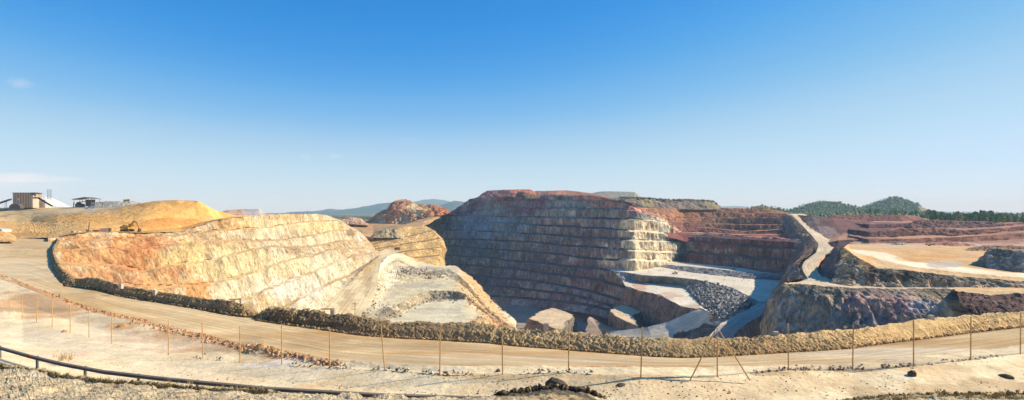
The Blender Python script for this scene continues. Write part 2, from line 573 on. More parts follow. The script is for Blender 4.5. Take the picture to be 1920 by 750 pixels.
# ================================================================== dumps and heaps behind the tall wall
def heap(name, label, top, foot_y, D, depth, col, amp=1.5, lam=14, seed=0, mat='earth_far', kind='structure', slope=None, step=1.5, blobs=()):
    """a dumped heap: flat-topped body with its front slope and its back"""
    t = [(a, b, D) for a, b in top]
    fy = foot_y if callable(foot_y) else (lambda a: foot_y)
    xs = [a for a, b in top]
    cxx = (xs[0] + xs[-1]) / 2
    f = [(cxx + (a - cxx) * 1.04, fy(a), D - depth) for a, b in top]
    bt = [PZ(a, (HY - b) / F * D, D + depth * 1.2) for a, b in top]
    bk = [PZ(a, (HY - fy(a)) / F * D, D + depth * 2.4) for a, b in top]
    return terrain(name, label, 'spoil heap', loft([bk, bt, t, f],
                   [FACE(col, amp, lam, mat, 'back_slope', maxrows=4), FLAT(col, amp * .4, lam, mat, 'heap_top', maxrows=6),
                    FACE(col, amp, lam, mat, 'front_slope', res=1.2)], step=step, seed=seed, blobs=blobs), kind)


heap('spoil_heap', 'flat-topped pale grey spoil heap highest on the skyline', [(1095, 368), (1113, 361), (1130, 359), (1160, 359), (1190, 360), (1196, 364), (1204, 371)], 376, 1250, 25,
     [(150, 148, 134), (166, 160, 142), (136, 136, 126)], 1.5, 22, 3)
heap('spoil_heap', 'long dark flat-topped spoil heap left of the grey one', [(985, 368), (996, 360), (1005, 358), (1040, 358), (1063, 357), (1090, 360), (1113, 363), (1142, 369), (1160, 373)], 374, 1000, 22,
     [(150, 112, 92), (172, 120, 92), (130, 104, 92)], 1.8, 20, 5, blobs=[(1052, 362, 10, 6, (214, 150, 116), .9)])
heap('spoil_heap', 'long flat dump of grey-green earth with scrub on its top', [(1120, 374), (1150, 371), (1203, 372), (1245, 375), (1290, 376), (1320, 377), (1337, 378), (1349, 386), (1356, 391)], 393, 930, 26,
     [(136, 116, 94), (156, 134, 108), (116, 102, 86)], 2.6, 16, 7, blobs=[(1215, 381, 12, 10, (176, 156, 100), .7), (1335, 385, 12, 8, (172, 150, 104), .6)])
heap('spoil_heap', 'small orange-grey heap at the skyline end of the cream wall', [(405, 401), (425, 394), (455, 392), (486, 392), (494, 398), (500, 403)], 406, 900, 26,
     [(196, 160, 124), (206, 186, 164), (190, 148, 112)], 1.0, 14, 9, blobs=[(438, 399, 22, 6, (226, 178, 134), .9), (480, 396, 16, 9, (196, 186, 172), .9)])

# ================================================================== red butte
BUT = [(196, 128, 84), (220, 162, 108), (176, 106, 72)]
b_top = [(684, 420, 985), (695, 412, 985), (713, 397, 985), (727, 392, 985), (735, 380, 985), (747, 375, 985), (757, 373.5, 985), (770, 377, 980), (777, 382, 975), (797, 383, 965), (817, 384, 955), (837, 392, 945), (846, 399, 940), (856, 402, 930)]
b_mid = [(690, 420, 978), (702, 414, 975), (716, 405, 958), (732, 398, 955), (742, 394, 950), (752, 393, 948), (760, 392, 948), (772, 392, 947), (780, 393, 945), (797, 395, 940), (818, 395, 935), (836, 398, 930), (846, 401, 928), (856, 403, 925)]
b_ft = [(688, 421, 970), (700, 422, 950), (712, 423, 935), (728, 423, 930), (742, 423, 926), (752, 423, 924), (760, 422, 922), (772, 417, 920), (783, 412, 920), (800, 408, 918), (818, 405, 915), (836, 402, 915), (846, 402, 915), (856, 404, 915)]
b_bk = [(a, 412, 1080) for a, b, d in b_top]
b_bt = [PZ(a, (HY - b) / F * d, d + 35) for a, b, d in b_top]
terrain('red_butte', 'red and cream rock butte standing above the pit rim', 'rock butte',
        loft([b_bk, b_bt, b_top, b_mid, toe(b_mid, -6), b_ft],
             [FACE(BUT, 3, 20, 'rock_far', maxrows=6), FLAT(BUT, 1, 20, 'rock_far', 'summit', maxrows=4), FACE(BUT, 4.5, 20, 'rock_far', res=1.0), FLAT(BUT, .8, 20, 'rock_far', maxrows=3), FACE(BUT, 4.0, 18, 'rock_far', res=1.0)],
             mode='i', step=1.2, seed=1,
             blobs=[(775, 392, 16, 12, (238, 204, 150), .85), (795, 390, 14, 7, (226, 178, 120), .7), (755, 412, 10, 10, (212, 190, 150), .6), (716, 416, 7, 7, (196, 184, 160), .7),
                    (742, 392, 22, 12, (172, 104, 66), .5), (760, 376, 12, 4, (232, 176, 140), .8), (825, 395, 16, 7, (196, 116, 72), .6)]))

# brown shelf in front of the butte, with a little pink knoll
SH = [(178, 138, 92), (196, 158, 108), (160, 122, 82)]
rows = [[(560, 420, 1040), (690, 420, 1040), (760, 423, 935), (860, 404, 935)],
        [(560, 414, 900), (640, 414, 900), (690, 419, 900), (757, 421, 880), (783, 412, 860), (808, 406, 850), (870, 404, 840)],
        [(560, 425, 800), (640, 425, 800), (700, 430, 780), (745, 423, 760), (795, 415, 775), (817, 407, 830), (870, 404, 840)],
        [(560, 445, 760), (640, 445, 740), (680, 441, 720), (700, 446, 710), (745, 428, 720), (793, 424, 742), (805, 420, 760), (815, 412, 810), (826, 408, 838), (870, 406, 845)],
        [(560, 478, 715), (700, 482, 690), (745, 470, 690), (780, 440, 722), (793, 425, 740), (815, 412.6, 808), (826, 408.6, 836), (870, 406.6, 843)]]
terrain('mine_shelf', 'brown earth shelf below the red butte', 'ground',
        loft(rows, [FLAT(SH, .6, 20, 'earth_far', 'shelf')] * 2 + [FLAT(SH, 1.2, 14, 'earth_far', 'shelf')] * 2, x0=560, x1=826, step=2, seed=4,
             blobs=[(690, 425, 30, 6, (186, 136, 92), .6)]))
heap('rock_knoll', 'low pink and cream knoll beside the cream wall', [(628, 416), (636, 411), (650, 407), (664, 408), (676, 410), (684, 417), (694, 422)], 421, 820, 14,
     [(200, 136, 100), (232, 190, 150), (170, 104, 76)], 1.8, 9, 2, mat='rock_far')

# ================================================================== gold benches (lit spur under the shelf)
GOLD = [(206, 162, 96), (222, 184, 120), (188, 146, 84)]
g0 = [(700, 446, 705), (730, 436, 712), (750, 426, 722), (775, 425, 735), (793, 424, 745), (796, 424, 748), (800, 425, 775)]
g1 = [(690, 460, 655), (707, 457, 660), (735, 451, 670), (757, 446, 680), (790, 438, 695), (811, 433, 705), (818, 436, 745)]
g2 = [(700, 469, 630), (720, 465, 638), (745, 461, 648), (767, 457, 655), (800, 452, 672), (824, 448, 684), (832, 452, 725)]
g3 = [(710, 480, 600), (735, 477, 612), (763, 472, 625), (780, 470, 635), (808, 467, 648), (829, 464, 660), (837, 468, 705)]
g4 = [(710, 492, 575), (735, 488, 585), (763, 485, 598), (782, 484, 608), (803, 482, 620), (823, 480, 632), (833, 486, 680)]
g5 = [(700, 520, 555), (730, 510, 560), (763, 505, 565), (782, 503, 570), (806, 505, 580), (830, 510, 600), (840, 520, 660)]
grow, gspec = [g0], []
for a, b in ((g0, g1), (g1, g2), (g2, g3), (g3, g4)):
    if a is not g0:
        pass
    grow.append(toe(b, 12, .6)); gspec.append(FACE(GOLD, .9, 7, 'rock_far', res=.9))
    grow.append(b); gspec.append(FLAT([(160, 126, 84), (146, 112, 76)], .4, 7, 'earth_far', maxrows=4))
grow.append(g5); gspec.append(FACE(GOLD, .9, 7, 'rock_far'))
terrain('gold_benches', 'sunlit golden stepped spur with a sharp right-hand edge', 'pit wall',
        loft(grow, gspec, mode='i', step=1.5, seed=8, blobs=[(700, 435, 18, 10, (222, 206, 172), .6)]))
heap('spoil_heap', 'pale spoil heap with a dark shadowed flank under the butte', [(694, 446), (703, 438), (712, 433), (724, 429), (742, 428), (752, 437), (758, 443)], 446, 690, 12,
     [(206, 186, 142), (190, 164, 116)], 1.4, 8, 12, mat='rock_far')

# ================================================================== tall shaded pit wall and the red side
def dline(tab):
    a = np.array(tab, float)
    return lambda x: float(1 / np.interp(x, a[:, 0], 1 / a[:, 1]))


WD = dline([(740, 1010), (800, 955), (880, 880), (1000, 770), (1100, 680), (1150, 628), (1172, 598), (1188, 592), (1200, 602), (1240, 638), (1278, 682), (1296, 668), (1400, 575), (1500, 505), (1540, 480)])


def wl_(pts, off):
    return [(a, b, WD(a) + off) for a, b in pts]


XS = [740, 780, 810, 830, 850, 880, 900, 915, 947, 980, 1000, 1040, 1080, 1113, 1135, 1147, 1158, 1168, 1180, 1190, 1200, 1225, 1250, 1280, 1290, 1301, 1345, 1384, 1402, 1440, 1493, 1520]


def fx(tab):
    a = np.array(tab, float)
    return [(x, float(np.interp(x, a[:, 0], a[:, 1]))) for x in XS]


T0 = fx([(740, 412), (800, 412), (843, 400), (857, 390), (863, 381), (882, 373), (898, 371), (913, 358), (947, 356.5), (995, 362), (1008, 367), (1040, 366), (1117, 367), (1150, 374), (1175, 377), (1192, 386), (1200, 394), (1225, 404), (1250, 413), (1262, 425), (1280, 436), (1290, 438), (1520, 452)])
T1 = fx([(740, 415), (800, 415), (843, 403), (863, 391), (900, 379), (947, 376), (1032, 376), (1105, 376.5), (1150, 378), (1175, 384), (1192, 391), (1200, 397), (1225, 406), (1250, 415), (1262, 427), (1280, 437), (1290, 439), (1520, 453)])
T2 = fx([(740, 418), (815, 418), (843, 405), (880, 397), (943, 391), (1098, 391), (1147, 392.5), (1188, 395), (1200, 400), (1225, 409), (1250, 417), (1262, 429), (1280, 438), (1290, 440), (1520, 454)])
T3 = fx([(740, 420), (815, 414), (843, 405.5), (880, 405), (972, 407), (1080, 410), (1188, 412), (1225, 415), (1250, 421), (1280, 440), (1290, 441), (1520, 455)])
T4 = fx([(740, 425), (805, 420), (880, 419), (980, 421), (1047, 425), (1113, 428.5), (1172, 433), (1200, 434), (1280, 443), (1290, 444), (1520, 456)])
T5 = fx([(740, 440), (810, 434), (880, 434), (947, 436.5), (997, 440), (1047, 443), (1163, 451), (1200, 453), (1301, 455), (1384, 460), (1493, 470), (1520, 472)])
T6 = fx([(740, 455), (815, 449), (880, 450), (963, 453), (1047, 460), (1155, 470), (1200, 472.5), (1289, 474), (1402, 485), (1493, 492), (1520, 493)])
T7 = fx([(740, 465), (825, 462), (857, 463.5), (995, 474), (1087, 483), (1148, 489), (1240, 490), (1300, 498), (1396, 508), (1520, 516)])
T8 = fx([(740, 482), (829, 480), (933, 487), (1025, 496), (1142, 508), (1200, 520), (1240, 530), (1520, 560)])
T9 = fx([(740, 498), (860, 498), (964, 507), (1056, 518), (1117, 527), (1179, 542), (1240, 560), (1520, 600)])
T10 = fx([(740, 515), (893, 518), (995, 528), (1056, 537), (1102, 547), (1147, 560), (1190, 575), (1240, 590), (1520, 640)])
T11 = fx([(740, 535), (897, 537), (960, 542), (1027, 548), (1060, 554), (1102, 562), (1147, 576), (1190, 590), (1240, 610), (1520, 680)])
T12 = fx([(740, 560), (920, 557), (1000, 562), (1060, 568), (1102, 575), (1147, 586), (1190, 600), (1240, 630), (1520, 720)])
T13 = fx([(740, 580), (937, 574), (1000, 577), (1060, 582), (1102, 588), (1147, 598), (1190, 612), (1240, 650), (1520, 760)])
GREY = [(130, 114, 102), (170, 158, 142), (116, 100, 102), (164, 142, 118), (124, 128, 132), (144, 112, 98), (182, 170, 154)]
LEDG = [(92, 86, 84), (76, 74, 76), (128, 116, 104)]
rows, spec = [], []
bk = [PZ(a, (HY - b) / F * WD(a) - 4, WD(a) + 140) for a, b in T0]
rows = [bk, wl_(T0, 52)]
spec = [FLAT([(190, 132, 100), (168, 112, 88)], 1.2, 18, 'earth_far', 'rim', maxrows=6)]
offs = [44, 33, 22, 12, 2, -9, -20, -32, -45, -58, -72, -86, -100]
for k, t in enumerate([T1, T2, T3, T4, T5, T6, T7, T8, T9, T10, T11, T12, T13]):
    crest = wl_(t, offs[k])
    last = k == 12
    if not last:
        rows.append(toe(crest, 10, 1.5 if k > 1 else .6)); spec.append(FACE(GREY, 3.1 if k > 1 else 3.4, (9, 13, 11, 15)[k % 4] if k > 1 else 15, 'rock_far', res=1.1))
        rows.append(crest); spec.append(FLAT(LEDG if k > 0 else [(196, 146, 120)], .5, 8, 'earth_far', maxrows=4))
    else:
        rows.append(crest); spec.append(FACE(GREY, 2.6, 17, 'rock_far', res=1.15))
PURP = (122, 74, 82)
wblobs = [(940, 382, 70, 14, (178, 156, 158), .6), (1060, 400, 90, 9, (158, 152, 140), .45), (900, 412, 50, 18, (160, 158, 164), .5),  # paler blobs paint in the stronger light on the gentler upper slope
    # plum, rust and slate zones of the rock itself
    (985, 383, 40, 14, (136, 104, 104), .7), (1010, 378, 22, 12, (122, 82, 86), .7), (890, 385, 26, 14, (118, 82, 90), .7), (965, 397, 26, 7, (124, 84, 82), .7),
    (950, 372, 30, 12, (164, 140, 146), .7), (925, 392, 30, 7, (140, 152, 148), .6), (1060, 384, 34, 9, (132, 148, 142), .7), (1000, 363, 16, 6, (204, 120, 82), .95), (995, 366, 20, 5, (232, 190, 140), .7),
    (860, 395, 20, 12, (106, 74, 84), .6), (1100, 400, 60, 8, (128, 130, 116), .6), (1070, 400, 10, 5, (186, 174, 160), .7), (905, 420, 40, 12, (150, 156, 162), .7), (960, 425, 40, 14, (132, 146, 146), .6),
    (890, 440, 30, 8, (150, 152, 158), .6), (1000, 446, 22, 6, (150, 116, 96), .6), (1110, 445, 70, 12, (112, 98, 88), .6), (1020, 470, 60, 14, (110, 96, 90), .5), (880, 470, 40, 14, (104, 104, 104), .6),
    (1000, 510, 130, 20, (112, 94, 90), .5), (1100, 520, 40, 18, (116, 86, 84), .6), (1060, 560, 30, 12, (122, 92, 88), .5), (920, 530, 40, 18, (102, 90, 92), .6),
    (1150, 384, 24, 6, (180, 122, 104), .7), (1185, 392, 12, 7, (206, 140, 120), .7), (1120, 372, 40, 5, (206, 140, 112), .6),
    # cream and green rock of the corner, the cream brightened to paint in sunlight
    (1225, 430, 60, 22, (206, 188, 152), .95), (1225, 465, 62, 22, (208, 190, 154), .95), (1215, 490, 66, 14, (208, 190, 154), .95), (1245, 432, 10, 8, (156, 160, 140), .6), (1238, 447, 6, 7, (166, 172, 154), .6),
    (1262, 452, 14, 9, (146, 156, 140), .7), (1280, 470, 16, 10, (136, 142, 130), .8), (1195, 406, 12, 6, (96, 110, 98), .6),
    # red side
    (1390, 458, 108, 14, (116, 76, 66), .95), (1410, 480, 116, 13, (112, 84, 74), .95), (1420, 500, 120, 12, (116, 92, 84), .9), (1300, 482, 16, 10, (116, 66, 60), .8), (1268, 430, 14, 12, (160, 108, 86), .7), (1285, 444, 12, 8, (156, 104, 86), .7),
    (1480, 510, 30, 10, (110, 84, 78), .7)]
terrain('pit_wall_back', 'tall shaded wall of the open pit cut into a dozen level benches', 'pit wall', loft(rows, spec, x0=745, x1=1530, step=1.7, seed=2, blobs=wblobs, gain=1.25, jit={i: (i // 2, 2.6, 46.0) for i in range(4, len(rows) - 1)}))

# reddish cap on the wall's summit
heap('spoil_heap', 'orange-red earth mound on the summit of the tall pit wall', [(896, 371), (905, 362), (914, 357.5), (935, 356.5), (960, 356), (985, 355), (996, 355.5), (1004, 362), (1012, 367)], 369, 850, 14,
     [(140, 106, 100), (126, 96, 96), (150, 112, 98)], 1.8, 14, 15, mat='rock_far', blobs=[(985, 361, 26, 8, (196, 124, 86), .85)])  # orange blob paints the sunlit right end over the duller earth

# ================================================================== stepped red slopes right of the corner
RED = [(162, 112, 80), (178, 128, 92), (144, 100, 76)]
ED = dline([(1180, 640), (1225, 652), (1260, 672), (1290, 690), (1350, 680), (1420, 660), (1480, 640), (1530, 610)])
EX = [1180, 1200, 1225, 1250, 1280, 1312, 1347, 1375, 1397, 1415, 1440, 1470, 1490, 1513]


def ef(tab, off):
    a = np.array(tab, float)
    return [(x, float(np.interp(x, a[:, 0], a[:, 1])), ED(x) + off) for x in EX]


e0 = ef([(1180, 388), (1200, 390), (1250, 391), (1350, 390), (1400, 391), (1450, 393), (1490, 402), (1513, 404)], 230)
e1 = ef([(1180, 391), (1200, 394), (1225, 397), (1250, 399), (1312, 399), (1347, 398), (1397, 401), (1440, 399), (1470, 401), (1513, 405)], 150)
e2 = ef([(1180, 393), (1200, 397), (1225, 405), (1247, 408), (1287, 409), (1397, 409), (1440, 408), (1513, 410)], 110)
e3 = ef([(1180, 398), (1200, 402), (1225, 410), (1253, 417), (1312, 417.5), (1363, 421), (1440, 422), (1490, 420), (1513, 418)], 75)
e4 = ef([(1180, 405), (1225, 418), (1253, 425), (1312, 426), (1347, 430), (1397, 434), (1440, 432), (1513, 425)], 45)
e5 = ef([(1180, 420), (1225, 425), (1253, 433), (1280, 436), (1347, 438), (1397, 441), (1415, 441), (1470, 439), (1513, 431)], 15)
e6 = ef([(1180, 440), (1225, 440), (1253, 445), (1280, 452), (1301, 456), (1384, 461), (1470, 467), (1513, 471)], -14)
rr, sp = [e0], []
for a, w_, c, n in ((e1, 70, RED, 1.3), (e2, 33, RED, 1.3), (e3, 28, [(150, 100, 72), (168, 120, 86)], 1.2), (e4, 24, [(134, 92, 72), (156, 106, 80)], 1.2), (e5, 24, [(120, 82, 70), (142, 98, 80)], 1.1)):
    rr.append(toe(a, w_)); sp.append(FACE(c, n, 11, 'rock_far', res=1.1))
    rr.append(a); sp.append(FLAT([(196, 146, 112), (182, 130, 98)] if a is e5 else [(176, 124, 86), (160, 112, 76)], .8, 12, 'earth_far', maxrows=5))
rr.append(e6); sp.append(FACE([(118, 70, 62), (136, 84, 70), (104, 62, 58)], 1.6, 12, 'earth_far', res=1.2))
terrain('red_benches', 'sunlit rust-red stepped slopes between the pale corner and the haul road', 'pit wall',
        loft(rr, sp, x0=1182, x1=1512, step=1.7, seed=9,
             blobs=[(1235, 405, 24, 6, (206, 156, 122), .7), (1200, 396, 16, 6, (214, 140, 116), .8), (1290, 400, 50, 7, (178, 118, 74), .6), (1400, 399, 40, 6, (190, 120, 72), .6), (1350, 418, 60, 5, (140, 118, 80), .5),
                    (1290, 425, 26, 8, (154, 100, 82), .7), (1440, 447, 30, 8, (186, 118, 100), .7), (1490, 450, 30, 12, (166, 112, 82), .6), (1480, 428, 30, 8, (176, 136, 96), .5)]))

# ================================================================== long cream wall on the left
LXS = [60, 112, 138, 165, 200, 240, 267, 307, 337, 370, 400, 440, 475, 507, 542, 575, 596, 613, 627, 640, 655, 670, 685, 700, 712]


def lwall(tab, X):
    a = np.array(tab, float)
    fX = X if callable(X) else (lambda x: X)
    return [(x, float(np.interp(x, a[:, 0], a[:, 1])), -fX(x) * F / (CX - x)) for x in LXS]


r_rim = [(60, 447), (112, 446), (138, 439), (165, 436.5), (267, 437), (307, 437), (337, 436), (370, 425), (400, 415), (440, 408), (492, 403), (547, 401), (596, 401.5), (613, 404), (627, 409), (640, 414), (655, 424), (670, 432), (685, 445), (700, 462), (712, 472)]
r_b1 = [(60, 455), (112, 456), (200, 452), (267, 449), (337, 442), (400, 432), (475, 431), (517, 427), (550, 421), (592, 415), (632, 413), (645, 419), (655, 427), (670, 435), (685, 448), (700, 463), (712, 473)]
r_b2 = [(60, 470), (112, 474), (200, 469), (267, 466), (337, 459), (400, 452), (458, 455), (493, 456), (542, 448), (575, 442), (613, 435), (633, 432), (655, 433), (670, 440), (685, 450), (700, 465), (712, 474)]
r_b3 = [(60, 490), (112, 497), (200, 501), (267, 512), (337, 497), (400, 489), (433, 482), (467, 471), (507, 463), (542, 462), (583, 463), (608, 460), (642, 454), (660, 454), (685, 456), (700, 467), (712, 475)]
r_b4 = [(60, 520), (112, 525), (200, 535), (267, 541), (337, 541), (415, 531), (477, 510), (547, 490), (590, 480), (615, 472), (661, 468), (690, 468), (704, 472), (712, 476)]
r_b5 = [(60, 550), (112, 560), (250, 575), (340, 582), (415, 578), (464, 564), (501, 547), (541, 529), (590, 511), (630, 493), (670, 481), (700, 475), (712, 477)]
r_b6 = [(60, 590), (112, 600), (300, 615), (420, 612), (490, 598), (541, 578), (578, 556), (624, 532), (652, 520), (690, 495), (712, 480)]
r_b7 = [(60, 640), (112, 650), (300, 660), (420, 650), (540, 606), (607, 585), (636, 556), (667, 519), (690, 497), (712, 481)]
ORNG = [(206, 132, 66), (222, 160, 92), (196, 116, 58)]
rows = [[PZ(p[0], (HY - p[1]) / F * p[2] - 1.2, p[2] + 60) for p in lwall(r_rim, -172)], lwall(r_rim, -172)]
spec = [FLAT([(222, 176, 110), (206, 152, 86)], .5, 9, 'earth_mid', 'rim', maxrows=5)]
for k, (t, X) in enumerate(((r_b1, -166), (r_b2, -158.5), (r_b3, -151), (r_b4, -143), (r_b5, -135), (r_b6, -127))):
    c = lwall(t, X)
    rows.append(toe(c, lambda px: 4.0 * F / (CX - px), .5)); spec.append(FACE(CREAM, 1.3, 6.5, 'rock_mid', res=1.3))
    rows.append(c); spec.append(FLAT([(214, 182, 132), (196, 164, 116)], .7, 5, 'earth_mid', maxrows=5))
rows.append(lwall(r_b7, -120)); spec.append(FACE([(228, 208, 168), (240, 224, 190)], 1.2, 8, 'rock_mid'))
lblobs = [(270, 490, 190, 90, (224, 176, 112), .55), (200, 470, 90, 34, (216, 152, 88), .75), (160, 520, 60, 22, (222, 158, 100), .7), (265, 470, 40, 14, (206, 136, 84), .6), (235, 505, 40, 12, (210, 142, 90), .6), (300, 455, 40, 10, (208, 138, 86), .55), (205, 490, 24, 10, (198, 126, 78), .55), (180, 480, 40, 30, (226, 176, 118), .5),
          (255, 525, 34, 14, (200, 132, 88), .55), (165, 545, 40, 10, (206, 150, 60), .5), (300, 530, 40, 24, (228, 172, 108), .6), (380, 545, 26, 24, (222, 150, 74), .6), (330, 505, 30, 14, (202, 128, 78), .5), (190, 455, 20, 8, (222, 190, 146), .5),
          (345, 480, 40, 24, (230, 198, 132), .7), (420, 500, 60, 34, (238, 214, 156), .6), (430, 550, 40, 20, (244, 226, 186), .7), (520, 500, 60, 26, (244, 222, 170), .6), (560, 540, 60, 20, (246, 234, 206), .8), (620, 500, 40, 20, (244, 228, 188), .7),
          (430, 420, 34, 14, (222, 162, 84), .6), (520, 408, 50, 6, (220, 178, 112), .6), (600, 425, 40, 12, (236, 206, 134), .6), (655, 437, 10, 6, (140, 112, 76), .7), (676, 447, 8, 10, (238, 226, 204), .6), (650, 458, 40, 8, (208, 178, 130), .6),
          (545, 470, 18, 8, (176, 142, 96), .6), (495, 420, 60, 8, (238, 206, 144), .5)]
terrain('pit_wall_left', 'long sunlit cream and orange pit wall with sloping benches', 'pit wall', loft(rows, spec, x0=90, x1=711, step=1.8, seed=6, blobs=lblobs, smooth_cols=2, gain=.80, jit={i: (i // 2 + 9, 5.0, 60.0) for i in range(2, len(rows) - 1)}))

# ================================================================== plateau above it: dump, plant terrace
DUMP = [(222, 164, 86), (232, 182, 108), (210, 150, 76)]
q0 = [(-300, 447, 232), (0, 447, 232), (30, 447, 232), (60, 446, 232), (107, 445, 222), (138, 438, 226), (165, 436, 232), (270, 436, 262), (340, 435, 300), (400, 413, 340), (440, 407, 372), (480, 405, 400)]
q1 = [(-300, 436, 275), (0, 436, 275), (30, 436, 275), (60, 434, 270), (107, 438, 250), (138, 435, 250), (165, 433.5, 252), (270, 433, 280), (340, 427, 318), (400, 411, 350), (440, 406, 385), (480, 404, 415)]
q2 = [(-300, 419, 390), (0, 419, 390), (30, 418, 390), (60, 416, 385), (107, 417, 320), (138, 418, 310), (165, 418, 305), (270, 410, 312), (340, 407, 335), (400, 405, 356), (440, 405, 395), (480, 404, 430)]
q3 = [(-300, 408, 430), (0, 408, 430), (30, 407, 430), (60, 406, 420), (107, 402, 380), (150, 399, 360), (220, 391, 350), (291, 377, 345), (331, 375, 348), (374, 376.5, 352), (396, 391, 362), (440, 404.5, 400), (480, 403.5, 440)]
q4 = [(-300, 405, 450), (0, 404, 450), (30, 403, 450), (60, 402, 440), (107, 399, 405), (150, 396, 390), (220, 388, 385), (291, 376.8, 380), (331, 375, 380), (374, 378, 380), (396, 392, 385), (440, 404, 410), (480, 403.5, 450)]
q5 = [(-300, 390, 480), (0, 389.5, 480), (30, 389, 480), (60, 389, 480), (107, 388.5, 480), (150, 388, 470), (220, 388, 460), (291, 385, 440), (331, 385, 430), (374, 388, 430), (396, 396, 430), (440, 404, 440), (480, 404, 480)]
q6 = [(-300, 389, 640), (0, 388.5, 640), (60, 388, 640), (150, 388, 640), (291, 392, 600), (374, 400, 600), (440, 404, 600), (480, 405, 620)]
PLT = [(206, 170, 112), (222, 190, 136), (194, 152, 92)]
terrain('plant_terrace', 'orange-brown dump slope and terrace below the processing plant', 'spoil heap',
        loft([q6, q5, q4, q3, q2, q1, q0],
             [FLAT(PLT, .5, 14, 'earth_mid', 'terrace', maxrows=4), FLAT(PLT, .45, 12, 'earth_mid', 'bank', res=1.2, smooth=True), FLAT([(186, 150, 104), (206, 170, 118)], .3, 9, 'earth_mid', 'track', maxrows=3),
              FLAT(DUMP, .75, 6, 'earth_mid', 'dump_slope', res=1.1), FLAT(DUMP, .6, 5, 'earth_mid', 'dump_foot', res=1.2), FLAT([(216, 170, 104), (198, 150, 84)], .5, 7, 'earth_mid', 'floor')],
             x0=-300, x1=478, step=1.8, seed=10, smooth_cols=3, gain=.98,
             blobs=[(340, 385, 42, 18, (196, 146, 80), .7), (300, 395, 30, 14, (226, 172, 96), .6), (320, 420, 70, 9, (206, 128, 56), .6), (120, 428, 34, 9, (196, 166, 112), .6), (100, 397, 80, 5, (206, 180, 132), .7),
                    (200, 412, 60, 6, (222, 164, 86), .5), (30, 410, 60, 6, (224, 194, 138), .6), (170, 395, 40, 4, (200, 184, 150), .6)]))
heap('gravel_heap', 'grey gravel stockpile beside the canopy shed', [(160, 393), (170, 385), (178, 379), (200, 377.5), (230, 378), (252, 377), (266, 380), (280, 386)], 393, 425, 14,
     [(172, 164, 146), (196, 186, 164), (150, 144, 130)], .7, 4, 21, mat='rock_mid', kind='thing')
heap('sand_heap', 'tall white sand stockpile behind the brown plant building', [(56, 384), (64, 374), (74, 370), (84, 369), (96, 371), (112, 378), (126, 385), (132, 388)], 389, 520, 16,
     [(240, 232, 216), (248, 242, 228)], .4, 5, 22, mat='earth_mid', kind='thing')
heap('earth_mound', 'sandy mound at the picture edge under the haul truck', [(-140, 446), (-90, 436), (-40, 433), (0, 434), (18, 440), (30, 447)], 454, 205, 10,
     [(216, 176, 116), (200, 150, 92)], .6, 4, 23, mat='earth_mid')

# ================================================================== ramp, white bank and terraced knoll
RO = [(216, 192, 144), (230, 210, 164), (200, 174, 126)]
rl = [(735, 468.5, 622), (715, 478, 580), (690, 496, 518), (667, 519, 446), (636, 556, 388), (607, 585, 355), (580, 640, 300)]
rrr = [(752, 470, 615), (724, 480, 572), (711, 494, 512), (705, 518, 450), (696, 550, 398), (682, 588, 362), (672, 640, 305)]
rows = [[(a[0] + (b[0] - a[0]) * t, a[1] + (b[1] - a[1]) * t, a[2] + (b[2] - a[2]) * t) for a, b in zip(rl, rrr)] for t in (0, .35, .7, 1.0, 1.12)]
rows = [[(a - 12, b - 2, c + 4) for a, b, c in rl]] + rows
terrain('pit_ramp', 'pale dirt ramp climbing beside the cream wall', 'road',
        loft(rows, [FLAT(RO, .25, 8, 'track_mid', 'ramp', smooth=True)] * 5, mode='i', step=1.7, seed=3, blobs=[(650, 575, 12, 30, (176, 144, 104), .5), (690, 520, 8, 30, (178, 146, 106), .5)]))
WH = [(226, 204, 154), (238, 220, 178), (210, 184, 132)]
KX = [664, 680, 692, 706, 724, 745, 765, 783, 803, 822, 840, 853, 866, 880, 893, 908, 920, 932, 945, 958, 968]
def kf(tab):
    a = np.array(tab, float)
    return [(x, float(np.interp(x, a[:, 0], a[:, 1])), float(1 / np.interp(x, a[:, 0], 1 / a[:, 2]))) for x in KX]
k0 = kf([(664, 604, 348), (680, 588, 362), (692, 552, 402), (702, 522, 452), (710, 497, 512), (724, 480, 570), (745, 474, 605), (765, 480, 608), (783, 490, 600), (822, 498, 575), (853, 498, 575), (871, 510, 545), (893, 528, 510), (908, 548, 482), (932, 574, 451), (957, 592, 422), (968, 602, 414)])
k1 = kf([(664, 608, 345), (680, 593, 357), (692, 562, 392), (702, 534, 440), (712, 512, 495), (724, 494, 550), (745, 485, 580), (765, 494, 570), (783, 503, 554), (803, 504, 550), (822, 503, 552), (845, 504, 554), (862, 517, 510), (880, 536, 475), (895, 555, 453), (920, 584, 422), (945, 604, 398), (968, 615, 390)])
k2 = kf([(664, 612, 280), (680, 600, 290), (692, 585, 300), (706, 565, 325), (724, 541, 385), (745, 531, 405), (783, 527, 412), (803, 523, 420), (822, 519, 425), (845, 521, 425), (862, 530, 402), (880, 546, 385), (895, 562, 370), (920, 589, 345), (945, 608, 328), (968, 618, 322)])
k3 = kf([(664, 616, 275), (680, 606, 282), (700, 588, 296), (724, 578, 308), (745, 572, 320), (770, 559, 345), (794, 546, 364), (822, 545, 366), (850, 545, 366), (866, 548, 362), (880, 556, 362), (895, 570, 358), (920, 593, 340), (945, 611, 325), (968, 620, 320)])
k4 = kf([(664, 626, 262), (680, 616, 270), (700, 606, 282), (724, 602, 290), (745, 594, 302), (770, 577, 330), (794, 564, 356), (822, 562, 360), (850, 561, 362), (869, 560, 360), (880, 563, 358), (895, 576, 350), (920, 598, 332), (945, 616, 318), (968, 626, 314)])
k5 = kf([(664, 660, 232), (700, 660, 234), (770, 645, 246), (822, 625, 266), (855, 612, 282), (880, 604, 292), (908, 592, 312), (930, 610, 320), (945, 624, 310), (968, 640, 300)])
